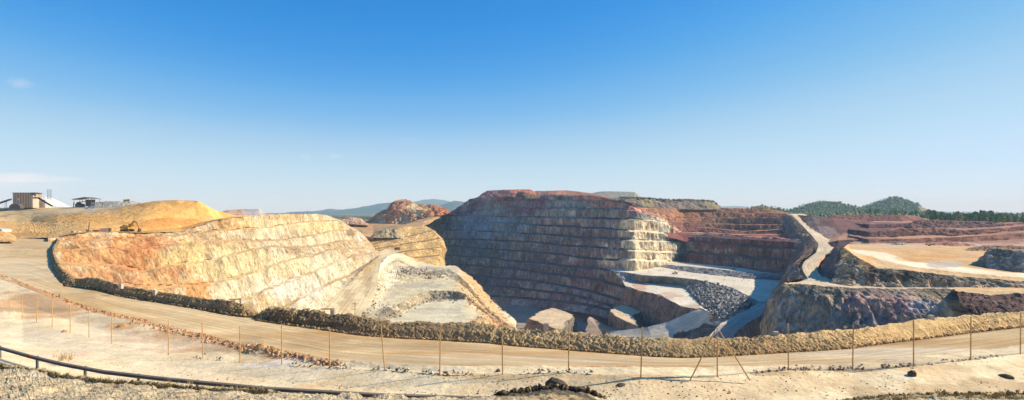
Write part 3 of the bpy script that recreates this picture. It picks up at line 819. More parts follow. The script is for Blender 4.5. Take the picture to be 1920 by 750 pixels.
k6 = kf([(664, 700, 210), (770, 690, 215), (855, 668, 235), (908, 660, 250), (945, 665, 260), (968, 672, 270)])
k2, k3, k4, k5, k6 = [[(a, b, c * 1.2) for a, b, c in kk_] for kk_ in (k2, k3, k4, k5, k6)]
# flank falling away behind the skyline of the knoll
kb = [PZ(p[0], max((HY - p[1]) / F * p[2] - 55, -112), p[2] + 70) for p in k0]
KG = [(210, 196, 154), (224, 210, 168), (194, 178, 136)]
FLK = [(206, 164, 108), (222, 186, 134), (190, 146, 92)]
terrain('terraced_knoll', 'pale terraced rock knoll jutting into the pit', 'rock terrace',
        loft([kb, k0, k1, k2, k3, k4, k5, k6],
             [FACE(FLK, 2.5, 12, 'rock_mid', 'flank', maxrows=10), FLAT(WH, .6, 7, 'earth_mid', 'terrace'), FACE(WH, 1.2, 6, 'rock_mid', res=1.2), FLAT(KG, .5, 6, 'earth_mid', 'terrace'),
              FACE([(186, 164, 126), (206, 188, 152)], 1.5, 6, 'rock_mid', res=1.2), FLAT([(212, 200, 162), (224, 212, 176)], .3, 8, 'earth_mid', 'terrace'), FACE(FLK, 1.5, 8, 'rock_mid')],
             mode='x', x0=664, x1=968, step=1.6, seed=12, smooth_cols=6, gain=.94, keep=True,
             blobs=[(905, 560, 30, 40, (214, 172, 114), .85), (880, 530, 24, 26, (220, 180, 122), .8), (930, 595, 26, 18, (218, 178, 124), .8), (935, 612, 22, 10, (206, 146, 86), .7), (720, 520, 26, 30, (240, 222, 188), .7), (700, 560, 20, 20, (232, 212, 178), .6),
                    (815, 513, 22, 5, (140, 128, 108), .7), (770, 514, 20, 6, (186, 170, 140), .6), (722, 585, 12, 8, (146, 142, 128), .7), (830, 553, 26, 6, (142, 136, 122), .6), (790, 536, 50, 5, (182, 172, 148), .6), (820, 585, 60, 6, (196, 186, 160), .5), (740, 585, 26, 5, (200, 180, 140), .5), (800, 505, 50, 5, (176, 166, 148), .5)]))

# ================================================================== pit bottom
PB = [(150, 140, 126), (168, 156, 138), (132, 124, 114)]
zb = -112
rows = [[Zp(800, 569, zb), Zp(940, 571, zb), Zp(1000, 574, zb), Zp(1060, 578, zb), Zp(1110, 583, zb), Zp(1160, 592, zb), Zp(1230, 600, zb), Zp(1420, 605, zb)],
        [Zp(800, 600, zb), Zp(940, 600, zb), Zp(1060, 604, zb), Zp(1110, 607, zb), Zp(1160, 612, zb), Zp(1230, 618, zb + 4), Zp(1420, 622, zb + 6)],
        [Zp(800, 690, zb), Zp(940, 690, zb), Zp(1110, 690, zb), Zp(1230, 690, zb), Zp(1420, 690, zb)],
        [(800, 950, 210), (1110, 950, 210), (1420, 950, 210)]]
terrain('pit_floor', 'deep shadowed floor of the open pit', 'ground',
        loft(rows, [FLAT(PB, .6, 16, 'earth_far', 'pit_floor', minrows=6)] * 3, x0=800, x1=1420, step=2.5, seed=13))


def mesa(name, label, outline, z, foot_z, spread, col_top, col_side, seed, amp=2.0, cat='rock mound', zs=None):
    """a block of ground left standing: outline traced on its level top, sides down to foot_z"""
    pts = []
    for i, (px, py) in enumerate(outline):
        zz = z if zs is None else zs[i]
        D = zz * F / (HY - py)
        pts.append(np.array([(px - CX) / F * D, D, zz]))
    pts = np.array(pts)
    # densify the outline
    seg = np.linalg.norm(np.roll(pts, -1, 0) - pts, axis=1); tot = seg.sum()
    n = int(max(60, min(420, tot / (z * -0.012))))
    cum = np.concatenate([[0], np.cumsum(seg)])
    closed = np.vstack([pts, pts[:1]])
    s = np.linspace(0, tot, n)
    ring = np.stack([np.interp(s, cum, closed[:, k]) for k in range(3)], -1)
    c = ring[:-1].mean(0)
    d = ring[:, :2] - c[:2]
    out = d / np.linalg.norm(d, axis=1, keepdims=True)
    rowsV = []
    for t in (0.0, .25, .5, .7, .82, .9, .96):
        q = c + (ring - c) * t
        rowsV.append(q)
    nk = 14
    ntop = len(rowsV)
    for k in range(nk + 1):
        t = k / nk
        q = ring.copy()
        q[:, :2] += out * (spread * t)
        q[:, 2] = ring[:, 2] * (1 - t) + foot_z * t
        rowsV.append(q)
    V = np.array(rowsV)
    lam = 9.0
    x, y, zz = V[..., 0] / lam + seed, V[..., 1] / lam, V[..., 2] / lam
    nz = 1.7 * (fbm(x, y, zz * .3, 4, .55, True) - .6) + (fbm(x * .5, y * .5, zz * .5, 3) - .5)
    w = np.concatenate([np.linspace(0, .5, ntop), np.full(nk + 1, 1.0)])[:, None]
    V[..., :2] += (out[None] * (nz * w * amp * 2)[..., None])
    V[:, :, 2] += 0.25 * amp * (fbm(x * 2, y * 2, zz, 3) - .5) * (1 - 0 * w)
    V[:, -1] = V[:, 0]
    V[0, :] = V[0, :].mean(0)
    cs = fbm(x * 1.2 + 5, y * 1.2, zz * .3, 4, .6)
    ct = srgb(col_top[0]) * (1 - cs[..., None]) + srgb(col_top[1]) * cs[..., None]
    cd = srgb(col_side[0]) * (1 - cs[..., None]) + srgb(col_side[1]) * cs[..., None]
    C = np.where((np.arange(len(V)) >= ntop)[:, None, None], cd, ct)
    C = C * (0.8 + 0.4 * cs[..., None])
    o = empty(name)
    m1 = grid_mesh('mound_top', V[:ntop + 1], C[:ntop + 1]); m1.materials.append(M['earth_mid'])
    C[ntop] = cd[ntop]
    m2 = grid_mesh('rock_face', V[ntop:], C[ntop:]); m2.materials.append(M['rock_mid'])
    link(bpy.data.objects.new('mound_top', m1), o); link(bpy.data.objects.new('rock_face', m2), o)
    return tag(o, label, cat, kind='structure')


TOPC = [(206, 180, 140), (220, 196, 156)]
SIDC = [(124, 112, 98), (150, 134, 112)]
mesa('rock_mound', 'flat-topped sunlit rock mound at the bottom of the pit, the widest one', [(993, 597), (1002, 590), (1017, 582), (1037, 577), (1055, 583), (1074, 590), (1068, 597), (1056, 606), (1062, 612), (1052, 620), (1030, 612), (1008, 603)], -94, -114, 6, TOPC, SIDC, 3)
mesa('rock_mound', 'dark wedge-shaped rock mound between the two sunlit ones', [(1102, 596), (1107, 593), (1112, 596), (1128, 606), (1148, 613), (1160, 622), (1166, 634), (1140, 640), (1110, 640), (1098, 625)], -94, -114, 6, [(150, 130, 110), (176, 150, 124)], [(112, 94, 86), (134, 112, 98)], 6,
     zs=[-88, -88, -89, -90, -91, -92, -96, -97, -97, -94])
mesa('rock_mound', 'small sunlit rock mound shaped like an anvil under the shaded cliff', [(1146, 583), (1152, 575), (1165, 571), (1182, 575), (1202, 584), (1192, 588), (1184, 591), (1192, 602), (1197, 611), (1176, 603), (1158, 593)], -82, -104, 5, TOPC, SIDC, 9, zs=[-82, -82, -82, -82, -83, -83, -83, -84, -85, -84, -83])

# ================================================================== terraces under the sunlit corner
FLR = [(216, 202, 172), (228, 214, 186), (202, 188, 158)]
za = -59.0
fa_back = [Zp(1136, 503.5, za), Zp(1150, 504.5, za), Zp(1200, 500.5, za), Zp(1232, 499, za), Zp(1245, 502, za), Zp(1289, 510, za), Zp(1332, 515, za), Zp(1396, 520.5, za), Zp(1460, 519, za), Zp(1500, 517, za)]
fa_mid = [Zp(1146, 507, za), Zp(1168, 509, za), Zp(1202, 509, za), Zp(1225, 509, za), Zp(1245, 510, za), Zp(1295, 517, za), Zp(1345, 524, za), Zp(1400, 535, za), Zp(1450, 540, za), Zp(1480, 540, za)]
fa_front = [Zp(1150, 508, za), Zp(1176, 511, za), Zp(1204, 515.5, za), Zp(1225, 517, za), Zp(1247, 518, za), Zp(1306, 524, za), Zp(1335, 531, za), Zp(1375, 540, za), Zp(1424, 566, za), Zp(1460, 566, za)]
zf = -67.0
fb_back = [Zp(1168, 528, zf + 1), Zp(1186, 529, zf + .5), Zp(1209, 530, zf), Zp(1225, 530.5, zf), Zp(1247, 531, zf), Zp(1290, 537, zf), Zp(1318, 548, zf), Zp(1345, 560, zf), Zp(1395, 585, zf), Zp(1420, 590, zf)]
fb_front = [Zp(1172, 536, zf), Zp(1186, 540, zf), Zp(1196, 544, zf), Zp(1215, 548, zf), Zp(1238, 553, zf), Zp(1256, 563, zf), Zp(1280, 575, zf), Zp(1318, 580, zf), Zp(1360, 600, zf), Zp(1380, 605, zf)]
fb_foot = [(1160, 575, 512), (1180, 582, 500), (1196, 592, 484), (1212, 601, 468), (1228, 609, 448), (1242, 612, 430), (1268, 602, 405), (1310, 592, 388), (1350, 612, 350), (1368, 616, 345)]
fb_foot2 = [PZ(p[0], (HY - p[1]) / F * p[2] - 28, p[2] - 16) for p in fb_foot]
CLF = [(128, 108, 98), (146, 124, 108), (110, 92, 88)]
terrain('rock_terrace', 'two pale working terraces stepping down under the sunlit corner', 'rock terrace',
        loft([fa_back, fa_mid, fa_front, fb_back, fb_front, fb_foot, fb_foot2],
             [FLAT(FLR, .25, 12, 'track_mid', 'terrace', smooth=True), FLAT(FLR, .4, 12, 'earth_far', 'terrace'), FACE([(150, 146, 140), (172, 166, 154)], 1.5, 7, 'rock_mid', res=1.2), FLAT(FLR, .4, 9, 'earth_mid', 'terrace'),
              FACE(CLF, 3.0, 13, 'rock_mid', res=1.3), FACE(CLF, 2.0, 12, 'rock_mid', maxrows=6)],
             mode='i', step=1.6, seed=14, blobs=[(1255, 555, 22, 6, (196, 158, 126), .6), (1200, 538, 12, 12, (196, 150, 120), .7), (1300, 577, 30, 6, (180, 150, 124), .6)]))
# long pale ledge at the foot of the red side
lg0 = [(1236, 491, 640), (1289, 496, 612), (1353, 502, 570), (1396, 507, 548), (1440, 511, 525), (1500, 514, 500)]
lg1 = [(1234, 495, 628), (1293, 500, 590), (1350, 505, 552), (1392, 510, 528), (1440, 513, 512), (1500, 516, 495)]
lg2 = [(1234, 502, 612), (1289, 511, 572), (1345, 517.5, 532), (1396, 522, 508), (1440, 524, 498), (1500, 524, 490)]
terrain('rock_ledge', 'pale straight ledge with a grey face at the foot of the dark red slope', 'rock ledge',
        loft([toe(lg0, 20), lg0, lg1, lg2], [FLAT(FLR, .2, 9, 'earth_far'), FLAT([(222, 208, 184), (210, 194, 168)], .3, 9, 'earth_far'), FACE([(132, 132, 132), (156, 150, 142), (112, 112, 116)], 1.6, 7, 'rock_mid', res=1.0)], mode='i', step=1.6, seed=15))

# pale track in the pit bottom, climbing out under the terrace
tk_a = [(1116, 622, 470), (1170, 619, 425), (1215, 613, 402), (1250, 604, 396), (1285, 589, 390), (1300, 583, 388), (1312, 580, 386)]
tk_b = [(1112, 642, 420), (1175, 642, 388), (1225, 640, 374), (1270, 630, 372), (1303, 613, 368), (1322, 597, 366), (1330, 586, 366)]
rows = [[(a[0] + (b[0] - a[0]) * t, a[1] + (b[1] - a[1]) * t, a[2] + (b[2] - a[2]) * t) for a, b in zip(tk_a, tk_b)] for t in (0, .3, .7, 1)]
terrain('pit_track', 'pale dirt track winding up from the pit bottom', 'road',
        loft([toe(tk_a, 14, -14)] + rows + [toe(tk_b, -14, -25)], [FLAT(FLR, .3, 9, 'track_mid', 'track')] * 5, mode='i', step=1.8, seed=16))
# shaded ramp along the foot of the promontory
sr_a = [(1440, 560, 388), (1424, 567, 375), (1405, 578, 358), (1375, 594, 335), (1350, 608, 318), (1330, 630, 300)]
sr_b = [(1470, 565, 372), (1450, 578, 350), (1425, 592, 330), (1400, 606, 315), (1380, 622, 300), (1370, 640, 290)]
rows = [[(a[0] + (b[0] - a[0]) * t, a[1] + (b[1] - a[1]) * t, a[2] + (b[2] - a[2]) * t) for a, b in zip(sr_a, sr_b)] for t in (0, .12, .5, 1)]
terrain('pit_ramp', 'narrow ramp in shadow at the foot of the dark promontory', 'road',
        loft([toe(sr_a, 6, -6)] + rows + [toe(sr_b, -10, -10)], [FACE(CLF, 1, 8, 'rock_mid', 'bank', maxrows=5), FLAT([(216, 202, 176), (200, 184, 158)], .5, 5, 'earth_mid', 'edge'), FLAT([(176, 168, 156), (190, 180, 164)], .3, 9, 'track_mid', 'track'), FLAT([(170, 160, 148), (180, 170, 154)], .3, 9, 'track_mid', 'track'), FACE(CLF, 1, 8, 'rock_mid', 'bank', maxrows=5)], mode='i', step=1.8, seed=17))

# ================================================================== dark promontory on the right (two storeys)
PRC = [(136, 116, 92), (170, 142, 110), (110, 98, 84), (152, 126, 98)]
PRT = [(112, 98, 78), (130, 112, 88)]
pa_t = [(1438, 590, 300), (1444, 562, 275), (1455, 543, 252), (1473, 531, 240), (1513, 533, 229), (1545, 537, 223), (1607, 540.5, 217), (1737, 541.5, 215), (1793, 542, 214), (1920, 543, 212), (2120, 545, 210)]
pa_m = [(1435, 600, 285), (1440, 575, 262), (1450, 560, 242), (1468, 548, 231), (1513, 552, 222), (1545, 556, 217), (1607, 560, 211), (1737, 562, 208), (1793, 564, 207), (1920, 566, 205), (2120, 568, 203)]
pa_l = [(1431, 625, 270), (1434, 608, 254), (1440, 600, 238), (1462, 600, 226), (1513, 604, 217), (1545, 610, 211), (1607, 616, 204), (1737, 618, 200), (1793, 618, 199), (1920, 618, 198), (2120, 620, 196)]
pa_f = [(1425, 690, 250), (1428, 690, 240), (1436, 690, 225), (1458, 690, 212), (1513, 690, 204), (1545, 690, 198), (1607, 690, 190), (1737, 690, 186), (1793, 690, 186), (1920, 690, 184), (2120, 690, 182)]
pa_ff = [PZ(p[0], -112 if p[0] < 1600 else -70, p[2] - 25) for p in pa_f]
pa_bk = [(1440, 592, 310), (1449, 566, 285), (1461, 548, 262), (1486, 530, 254), (1520, 527, 258), (1550, 531, 246), (1607, 538, 232), (1737, 538.5, 232), (1793, 539, 230), (1920, 540, 228), (2120, 541, 226)]
pa_bb = [PZ(p[0], (HY - p[1]) / F * p[2] - (1.5 if i < 4 else 0), p[2] + (4, 4, 4, 6, 14)[i] if i < 5 else p[2] + 25) for i, p in enumerate(pa_bk)]
pblobs = [(1640, 575, 60, 26, (142, 112, 102), .6), (1605, 570, 20, 20, (150, 118, 104), .6), (1700, 575, 26, 26, (146, 112, 104), .6), (1480, 580, 26, 30, (156, 146, 128), .5), (1730, 575, 30, 16, (126, 124, 122), .5), (1520, 550, 60, 10, (88, 86, 78), .6),
          (1830, 572, 44, 20, (104, 76, 62), .8), (1650, 548, 200, 5, (96, 88, 76), .5), (1478, 533, 14, 6, (206, 170, 120), .8), (1560, 600, 60, 14, (98, 98, 94), .5), (1590, 625, 60, 16, (140, 118, 98), .6), (1640, 608, 60, 10, (86, 86, 86), .6)]
terrain('promontory_lower', 'dark lower cliff of the promontory above the road berm', 'rock cliff',
        loft([pa_bb, pa_bk, pa_t, pa_m, pa_l, pa_f, pa_ff],
             [FLAT([(150, 132, 108), (168, 148, 118)], .3, 8, 'earth_mid', maxrows=3), FLAT([(150, 132, 108), (170, 150, 120)], .35, 7, 'earth_mid', maxrows=6), FACE(PRT, 1.2, 6, 'rock_mid', res=1.3), FACE(PRC, 1.9, 6, 'rock_mid', res=1.3), FACE(PRC, 1.8, 6, 'rock_mid', res=1.5), FACE(PRC, 1.5, 9, 'rock_mid', maxrows=5)],
             mode='i', step=1.9, seed=18, blobs=pblobs, gain=2.05))
# sunlit shelf and rubble at the right end of the lower cliff
sh_a = [(1790, 545, 206), (1830, 546, 204), (1880, 546, 203), (1930, 547, 202), (2120, 548, 200)]
sh_b = [(1795, 547, 202), (1830, 550, 200), (1858, 553.5, 198), (1900, 550, 199), (2120, 552, 196)]
sh_c = [(1800, 575, 192), (1830, 585, 188), (1862, 592, 185), (1930, 600, 180), (2120, 605, 178)]
terrain('rock_shelf', 'small sunlit sandy shelf on the dark cliff at the picture edge', 'rock ledge',
        loft([toe(sh_a, 10), sh_a, sh_b, sh_c], [FLAT(FLK, .3, 5, 'earth_mid'), FLAT([(214, 180, 130), (200, 164, 116)], .4, 5, 'earth_mid'), FACE([(110, 82, 70), (134, 102, 84), (92, 72, 64)], 1.6, 6, 'rock_mid')], mode='i', step=1.8, seed=19))

LOT = [(186, 146, 98), (200, 162, 112), (172, 140, 100)]
ub_bk = [(1575, 470, 300), (1582, 464, 300), (1590, 458, 345), (1640, 458, 350), (1700, 458, 350), (1760, 460, 345), (1850, 462, 335), (1960, 464, 325), (2120, 465, 320)]
ub_in = [(1577, 480, 275), (1584, 466, 285), (1594, 467, 300), (1661, 474, 290), (1707, 489, 262), (1760, 496, 252), (1808, 501, 247), (1894, 511, 240), (2120, 518, 236)]
ub_in2 = [(1577, 482, 274), (1584.5, 466, 283), (1600, 473, 285), (1665, 490, 256), (1707, 500, 243), (1760, 506, 238), (1808, 511, 235), (1894, 519, 231), (2120, 526, 228)]
ub_t = [(1572, 500, 262), (1585, 466, 280), (1600, 478, 264), (1616, 492, 250), (1649, 504, 241), (1690, 504, 239), (1747, 512, 234), (1839, 521, 230), (1920, 527, 226)]
ub_t[-1] = (2120, 538, 218)
ub_t = [(1572, 500, 262), (1585, 465, 281), (1601, 478, 264), (1645, 503, 241), (1690, 506, 237), (1747, 513, 233), (1839, 522, 229), (1920, 528, 227), (2120, 538, 222)]
ub_m = [(1569, 512, 255), (1576, 492, 262), (1594, 498, 252), (1640, 515, 237), (1690, 517, 234), (1747, 523, 231), (1839, 530, 227), (1920, 534, 225), (2120, 541, 220)]
ub_f = [(1560, 545, 240), (1566, 545, 238), (1590, 545, 233), (1640, 546, 231), (1690, 546, 230), (1747, 546, 228), (1839, 546, 224), (1920, 546, 222), (2120, 548, 218)]
bbl = [(1625, 490, 16, 12, (210, 158, 98), .8), (1740, 484, 60, 7, (196, 148, 90), .7, 'flat'), (1780, 496, 40, 6, (170, 160, 144), .8, 'flat'), (1590, 478, 10, 14, (216, 168, 108), .8), (1700, 520, 120, 10, (92, 84, 70), .6, 'face'), (1630, 525, 10, 20, (120, 84, 64), .6), (1660, 462, 50, 4, (200, 170, 140), .5)]
terrain('promontory_upper', 'flat-topped upper block of the dark promontory carrying a curved haul road', 'rock cliff',
        loft([ub_bk, ub_in, ub_in2, ub_t, ub_m, ub_f],
             [FLAT(LOT, .3, 8, 'earth_mid', 'lot'), FLAT([(222, 198, 160), (232, 210, 176)], .12, 8, 'track_mid', 'road_surface', smooth=True), FLAT([(216, 184, 136), (200, 160, 110)], .5, 5, 'earth_mid', 'rim'), FACE([(124, 114, 94), (150, 136, 112)], 1.2, 5, 'rock_mid', res=1.2), FACE([(160, 138, 110), (198, 170, 134), (130, 116, 98)], 1.7, 5.5, 'rock_mid', res=1.2)],
             mode='i', step=1.9, seed=20, blobs=bbl, gain=1.2))
# side of the promontory towards the winding road
sd_a = [(1566, 464, 440), (1576, 463, 380), (1586, 465, 310), (1588, 474, 280), (1584, 496, 258)]
sd_b = [(1552, 478, 410), (1555, 486, 362), (1558, 500, 308), (1562, 513, 272), (1570, 526, 250)]
sd_c = [(1530, 500, 398), (1524, 512, 352), (1526, 524, 300), (1532, 536, 262), (1545, 548, 240)]
terrain('promontory_side', 'shaded flank of the promontory beside the winding haul road', 'rock cliff',
        loft([sd_a, sd_b, sd_c], [FACE([(128, 106, 94), (150, 124, 106)], 1.6, 8, 'rock_mid')] * 2, mode='i', step=1.8, seed=21))
# pale outcrop at the right edge of the lot
oc_t = [(1836, 492, 254), (1848, 476, 256), (1858, 466, 256), (1872, 467, 254), (1895, 470, 250), (1920, 471, 247), (1990, 472, 243), (2120, 474, 240)]
oc_f = [(1834, 494, 252), (1843, 499, 250), (1853, 503, 248), (1870, 507, 246), (1895, 510, 243), (1920, 513, 240), (1990, 516, 237), (2120, 520, 234)]
oc_b = [(a, 486, d + 30) for a, b, d in oc_t]
terrain('pale_outcrop', 'pale fissured rock outcrop at the edge of the flat lot', 'rock outcrop',
        loft([oc_b, toe(oc_t, 8), oc_t, oc_f], [FACE(PRC, 1, 6, 'rock_mid', maxrows=4), FLAT([(176, 148, 112), (150, 128, 100)], .8, 5, 'rock_mid', 'outcrop_top'), FACE([(186, 178, 164), (166, 150, 130), (200, 190, 174)], 1.6, 5, 'rock_mid', res=1.0)], mode='i', step=1.5, seed=22))

# ================================================================== back of the right side
def rbf(tab, off=0):
    return [(a, b, d + off) for a, b, d in tab]
rb_near = [(1540, 466, 400), (1600, 465, 352), (1700, 466, 350), (1800, 467, 348), (1920, 468, 342), (2140, 470, 338)]
rb0 = [(1540, 462, 430), (1600, 463, 385), (1655, 464, 378), (1700, 462, 376), (1800, 461, 374), (1850, 459, 370), (1920, 459, 366), (2140, 462, 360)]
rb1 = [(1540, 456, 440), (1600, 455, 402), (1655, 456, 396), (1700, 456, 392), (1750, 456, 390), (1800, 455, 388), (1850, 452, 384), (1920, 448, 380), (2140, 446, 372)]
rb2 = [(1540, 450, 446), (1600, 449, 409), (1655, 449, 403), (1700, 448, 400), (1750, 446, 400), (1790, 445, 398), (1850, 442, 394), (1920, 437, 392), (2140, 433, 386)]
rb2t = [(1540, 446, 500), (1600, 445, 470), (1655, 445, 462), (1700, 443, 462), (1750, 442, 458), (1790, 442, 452), (1850, 438, 446), (1920, 432, 440), (2140, 428, 430)]
rb3 = [(1540, 434, 512), (1600, 435, 480), (1655, 434, 471), (1690, 430, 471), (1740, 428.5, 467), (1780, 428.5, 461), (1800, 432, 456), (1850, 430, 454), (1920, 425, 448), (2140, 420, 438)]
rb4 = [(1530, 428, 600), (1565, 428, 570), (1600, 428, 560), (1650, 428, 552), (1704, 427, 545), (1760, 426, 540), (1800, 426, 535), (1850, 425, 530), (1920, 421, 524), (2140, 416, 504)]
rb5 = [(1520, 420, 610), (1560, 420, 580), (1600, 420, 570), (1650, 421, 562), (1704, 419, 553), (1760, 419, 548), (1800, 420, 543), (1850, 421, 538), (1900, 418, 532), (1920, 418, 530), (2140, 413, 512)]
rb6 = [(1520, 410, 780), (1600, 412, 740), (1650, 413, 720), (1704, 414, 700), (1760, 414, 700), (1800, 415, 700), (1850, 416, 700), (1920, 416, 700), (2140, 413, 700)]
rb7 = [(1520, 406, 1010), (1600, 406, 1010), (1700, 407, 1010), (1800, 410, 1010), (1920, 412, 1010), (2140, 412, 1010)]
for _r in (rb1, rb2, rb2t, rb3, rb4, rb5):
    _y = float(np.interp(1630, [p[0] for p in _r], [p[1] for p in _r])); _d = float(np.interp(1630, [p[0] for p in _r], [p[2] for p in _r]))
    _r[:] = [PZ(1590, (HY - _y) / F * _d, _d + 75), (1630, _y, _d)] + [p for p in _r if p[0] > 1640]
MRN = [(136, 92, 74), (158, 110, 86), (116, 78, 66)]
MRL = [(186, 132, 98), (198, 148, 110), (166, 114, 86)]
rb0[:] = [(1590, 463, 400)] + [p for p in rb0 if p[0] > 1595]
terrain('red_terraces', 'maroon earth terraces behind the flat lot, sunlit towards the edge', 'spoil heap',
        loft([rb7, rb6, rb5, rb4, rb3, rb2t, rb2, rb1, rb0, rb_near],
             [FLAT([(150, 130, 96), (124, 112, 80)], .8, 25, 'earth_far', 'ground', maxrows=5), FLAT([(184, 144, 122), (160, 116, 96)], .8, 14, 'earth_far', 'bench'), FACE(MRN, 1.4, 9, 'rock_far', 'slope', res=1.0), FLAT([(172, 128, 106), (150, 108, 90)], .9, 10, 'earth_far', 'bench'), FACE(MRN, 1.3, 8, 'rock_far', 'slope', res=1.0),
              FLAT(MRL, .7, 10, 'earth_far', 'bench', maxrows=4), FACE(MRN, 1.2, 8, 'rock_far', 'slope', res=1.0), FLAT([(206, 170, 146), (186, 146, 118)], .7, 8, 'earth_mid', 'bench'), FLAT([(196, 164, 132), (206, 184, 156)], .4, 8, 'earth_mid', 'bench')],
             mode='x', x0=1592, x1=2130, step=1.9, seed=24,
             blobs=[(1610, 430, 80, 18, (112, 76, 68), .9), (1890, 440, 60, 14, (172, 118, 92), .7), (1840, 450, 30, 8, (176, 124, 98), .6), (1780, 421, 60, 6, (116, 86, 76), .7), (1700, 463, 20, 5, (178, 170, 158), .7), (1790, 461, 60, 5, (214, 196, 176), .6), (1890, 424, 30, 4, (196, 130, 104), .6),  # dark and paler red blobs paint in the shaded and sunlit stretches
                    (1640, 414, 30, 3, (206, 178, 154), .7), (1690, 459, 26, 5, (150, 146, 138), .6), (1560, 434, 14, 10, (150, 128, 112), .6), (1583, 441, 18, 5, (166, 130, 108), .7)]))
heap('spoil_heap', 'long low maroon spoil heap with a sunlit end below the tree line', [(1548, 408), (1558, 403.5), (1600, 403), (1650, 403), (1690, 403.5), (1715, 405), (1726, 408), (1738, 415)], 416, 690, 14,
     [(122, 80, 68), (142, 96, 78)], 1.5, 12, 31, mat='earth_far', blobs=[(1712, 409, 26, 8, (170, 112, 88), .8)])  # the end's sunlight is a paler blob in the colour
heap('spoil_heap', 'rough dark maroon rubble ridge in front of the trees', [(1698, 428), (1706, 420), (1716, 415), (1735, 413.5), (1770, 414), (1800, 416), (1840, 416), (1870, 419), (1895, 422), (1915, 428)], 431, 520, 14,
     [(116, 84, 76), (140, 104, 92), (100, 74, 70)], 2.4, 9, 32, mat='rock_far')
# slope dropping from the red terraces to the winding road
ds_a = [(1496, 403, 760), (1524, 405, 700), (1560, 409, 655), (1600, 413, 640), (1650, 417, 620), (1704, 425, 590), (1720, 432, 560)]
ds_b = [(1508, 418, 665), (1532, 425, 605), (1572, 430, 560), (1610, 436, 540), (1650, 440, 520), (1690, 442, 505), (1712, 444, 495)]
ds_c = [(1518, 434, 580), (1546, 447, 522), (1585, 447, 505), (1620, 449, 490), (1655, 450, 480), (1690, 450, 470), (1710, 450, 465)]
terrain('maroon_slope', 'smooth dark maroon slope in shade above the winding haul road', 'spoil heap',
        loft([toe(ds_a, 12), ds_a, ds_b, ds_c], [FLAT(MRL, .5, 12, 'earth_far', 'bench', maxrows=4), FACE([(112, 76, 68), (126, 88, 76)], 1.2, 16, 'earth_far', 'slope'), FACE([(112, 76, 68), (130, 92, 80)], 1.2, 14, 'earth_far', 'slope')], mode='i', step=1.8, seed=25,
             blobs=[(1545, 432, 20, 9, (160, 138, 122), .8), (1575, 444, 24, 6, (170, 138, 116), .8), (1526, 416, 10, 6, (150, 130, 116), .7)]))

# winding haul road
hr_l = [(1478, 401, 800), (1486, 403, 760), (1497, 415, 680), (1510, 429, 600), (1524, 443, 520), (1535, 457, 455), (1531, 473, 405), (1508, 490, 360), (1504, 500, 330), (1507, 510, 300), (1515, 522, 270), (1512, 530, 250)]
hr_r = [(1508, 401, 800), (1512, 404, 760), (1519, 415, 680), (1529, 429, 600), (1546, 445, 520), (1572, 455, 455), (1556, 471, 405), (1537, 487, 360), (1531, 499, 330), (1533, 510, 300), (1545, 522, 270), (1555, 533, 245)]
rows = [[(a[0] + (b[0] - a[0]) * t, a[1] + (b[1] - a[1]) * t, a[2] + (b[2] - a[2]) * t) for a, b in zip(hr_l, hr_r)] for t in (-.2, 0, .3, .7, 1, 1.06)]
rows[0] = [PZ(p[0], (HY - p[1]) / F * p[2] - 1.5, p[2]) for p in rows[0]]
rows[-1] = [PZ(p[0], (HY - p[1]) / F * p[2] - 1.5, p[2]) for p in rows[-1]]
terrain('haul_road_far', 'pale haul road winding down from the skyline into shadow', 'road',
        loft(rows, [FLAT([(206, 166, 122), (190, 150, 108)], .5, 7, 'earth_mid', 'verge')] + [FLAT([(214, 188, 148), (224, 202, 164)], .15, 10, 'track_mid', 'road_surface', smooth=True)] * 3 + [FLAT([(206, 166, 122), (190, 150, 108)], .5, 7, 'earth_mid', 'verge')], mode='i', step=1.8, seed=26, smooth_cols=3))
# bank left of the winding road, down to the ledge and terraces
bl_a = [(1470, 403, 770), (1484, 405, 740), (1494, 416, 670), (1506, 430, 592), (1519, 444, 515), (1529, 458, 452), (1524, 474, 402), (1502, 491, 358), (1498, 501, 330), (1501, 511, 300), (1508, 523, 268)]
bl_b = [(1466, 406, 768), (1477, 412, 735), (1485, 424, 665), (1496, 438, 588), (1509, 452, 512), (1508, 470, 455), (1502, 482, 410), (1486, 500, 372), (1480, 512, 345), (1480, 520, 320), (1478, 528, 290)]
bl_c = [(1458, 411, 764), (1468, 421, 725), (1476, 434, 655), (1485, 448, 580), (1496, 464, 505), (1480, 486, 468), (1478, 500, 440), (1468, 518, 420), (1460, 530, 400), (1455, 540, 370), (1450, 552, 330)]
terrain('road_bank', 'brown bank below the outer edge of the winding haul road', 'rock cliff',
        loft([bl_a, bl_b, bl_c, [PZ(p[0] - 4, min(-66, (HY - p[1]) / F * p[2] - 12), p[2] - 6) for p in bl_c]], [FACE([(160, 122, 90), (180, 142, 106), (140, 104, 80)], 1.2, 7, 'rock_mid', 'bank', res=1.2), FACE([(118, 92, 80), (138, 110, 92)], .8, 9, 'earth_mid', 'bank', res=1.4), FACE([(118, 98, 86), (138, 116, 98)], .8, 9, 'rock_mid', 'bank', maxrows=20)], mode='i', step=1.6, seed=27,
             blobs=[(1490, 510, 16, 14, (156, 142, 126), .8), (1475, 470, 30, 24, (116, 78, 70), .7)]))

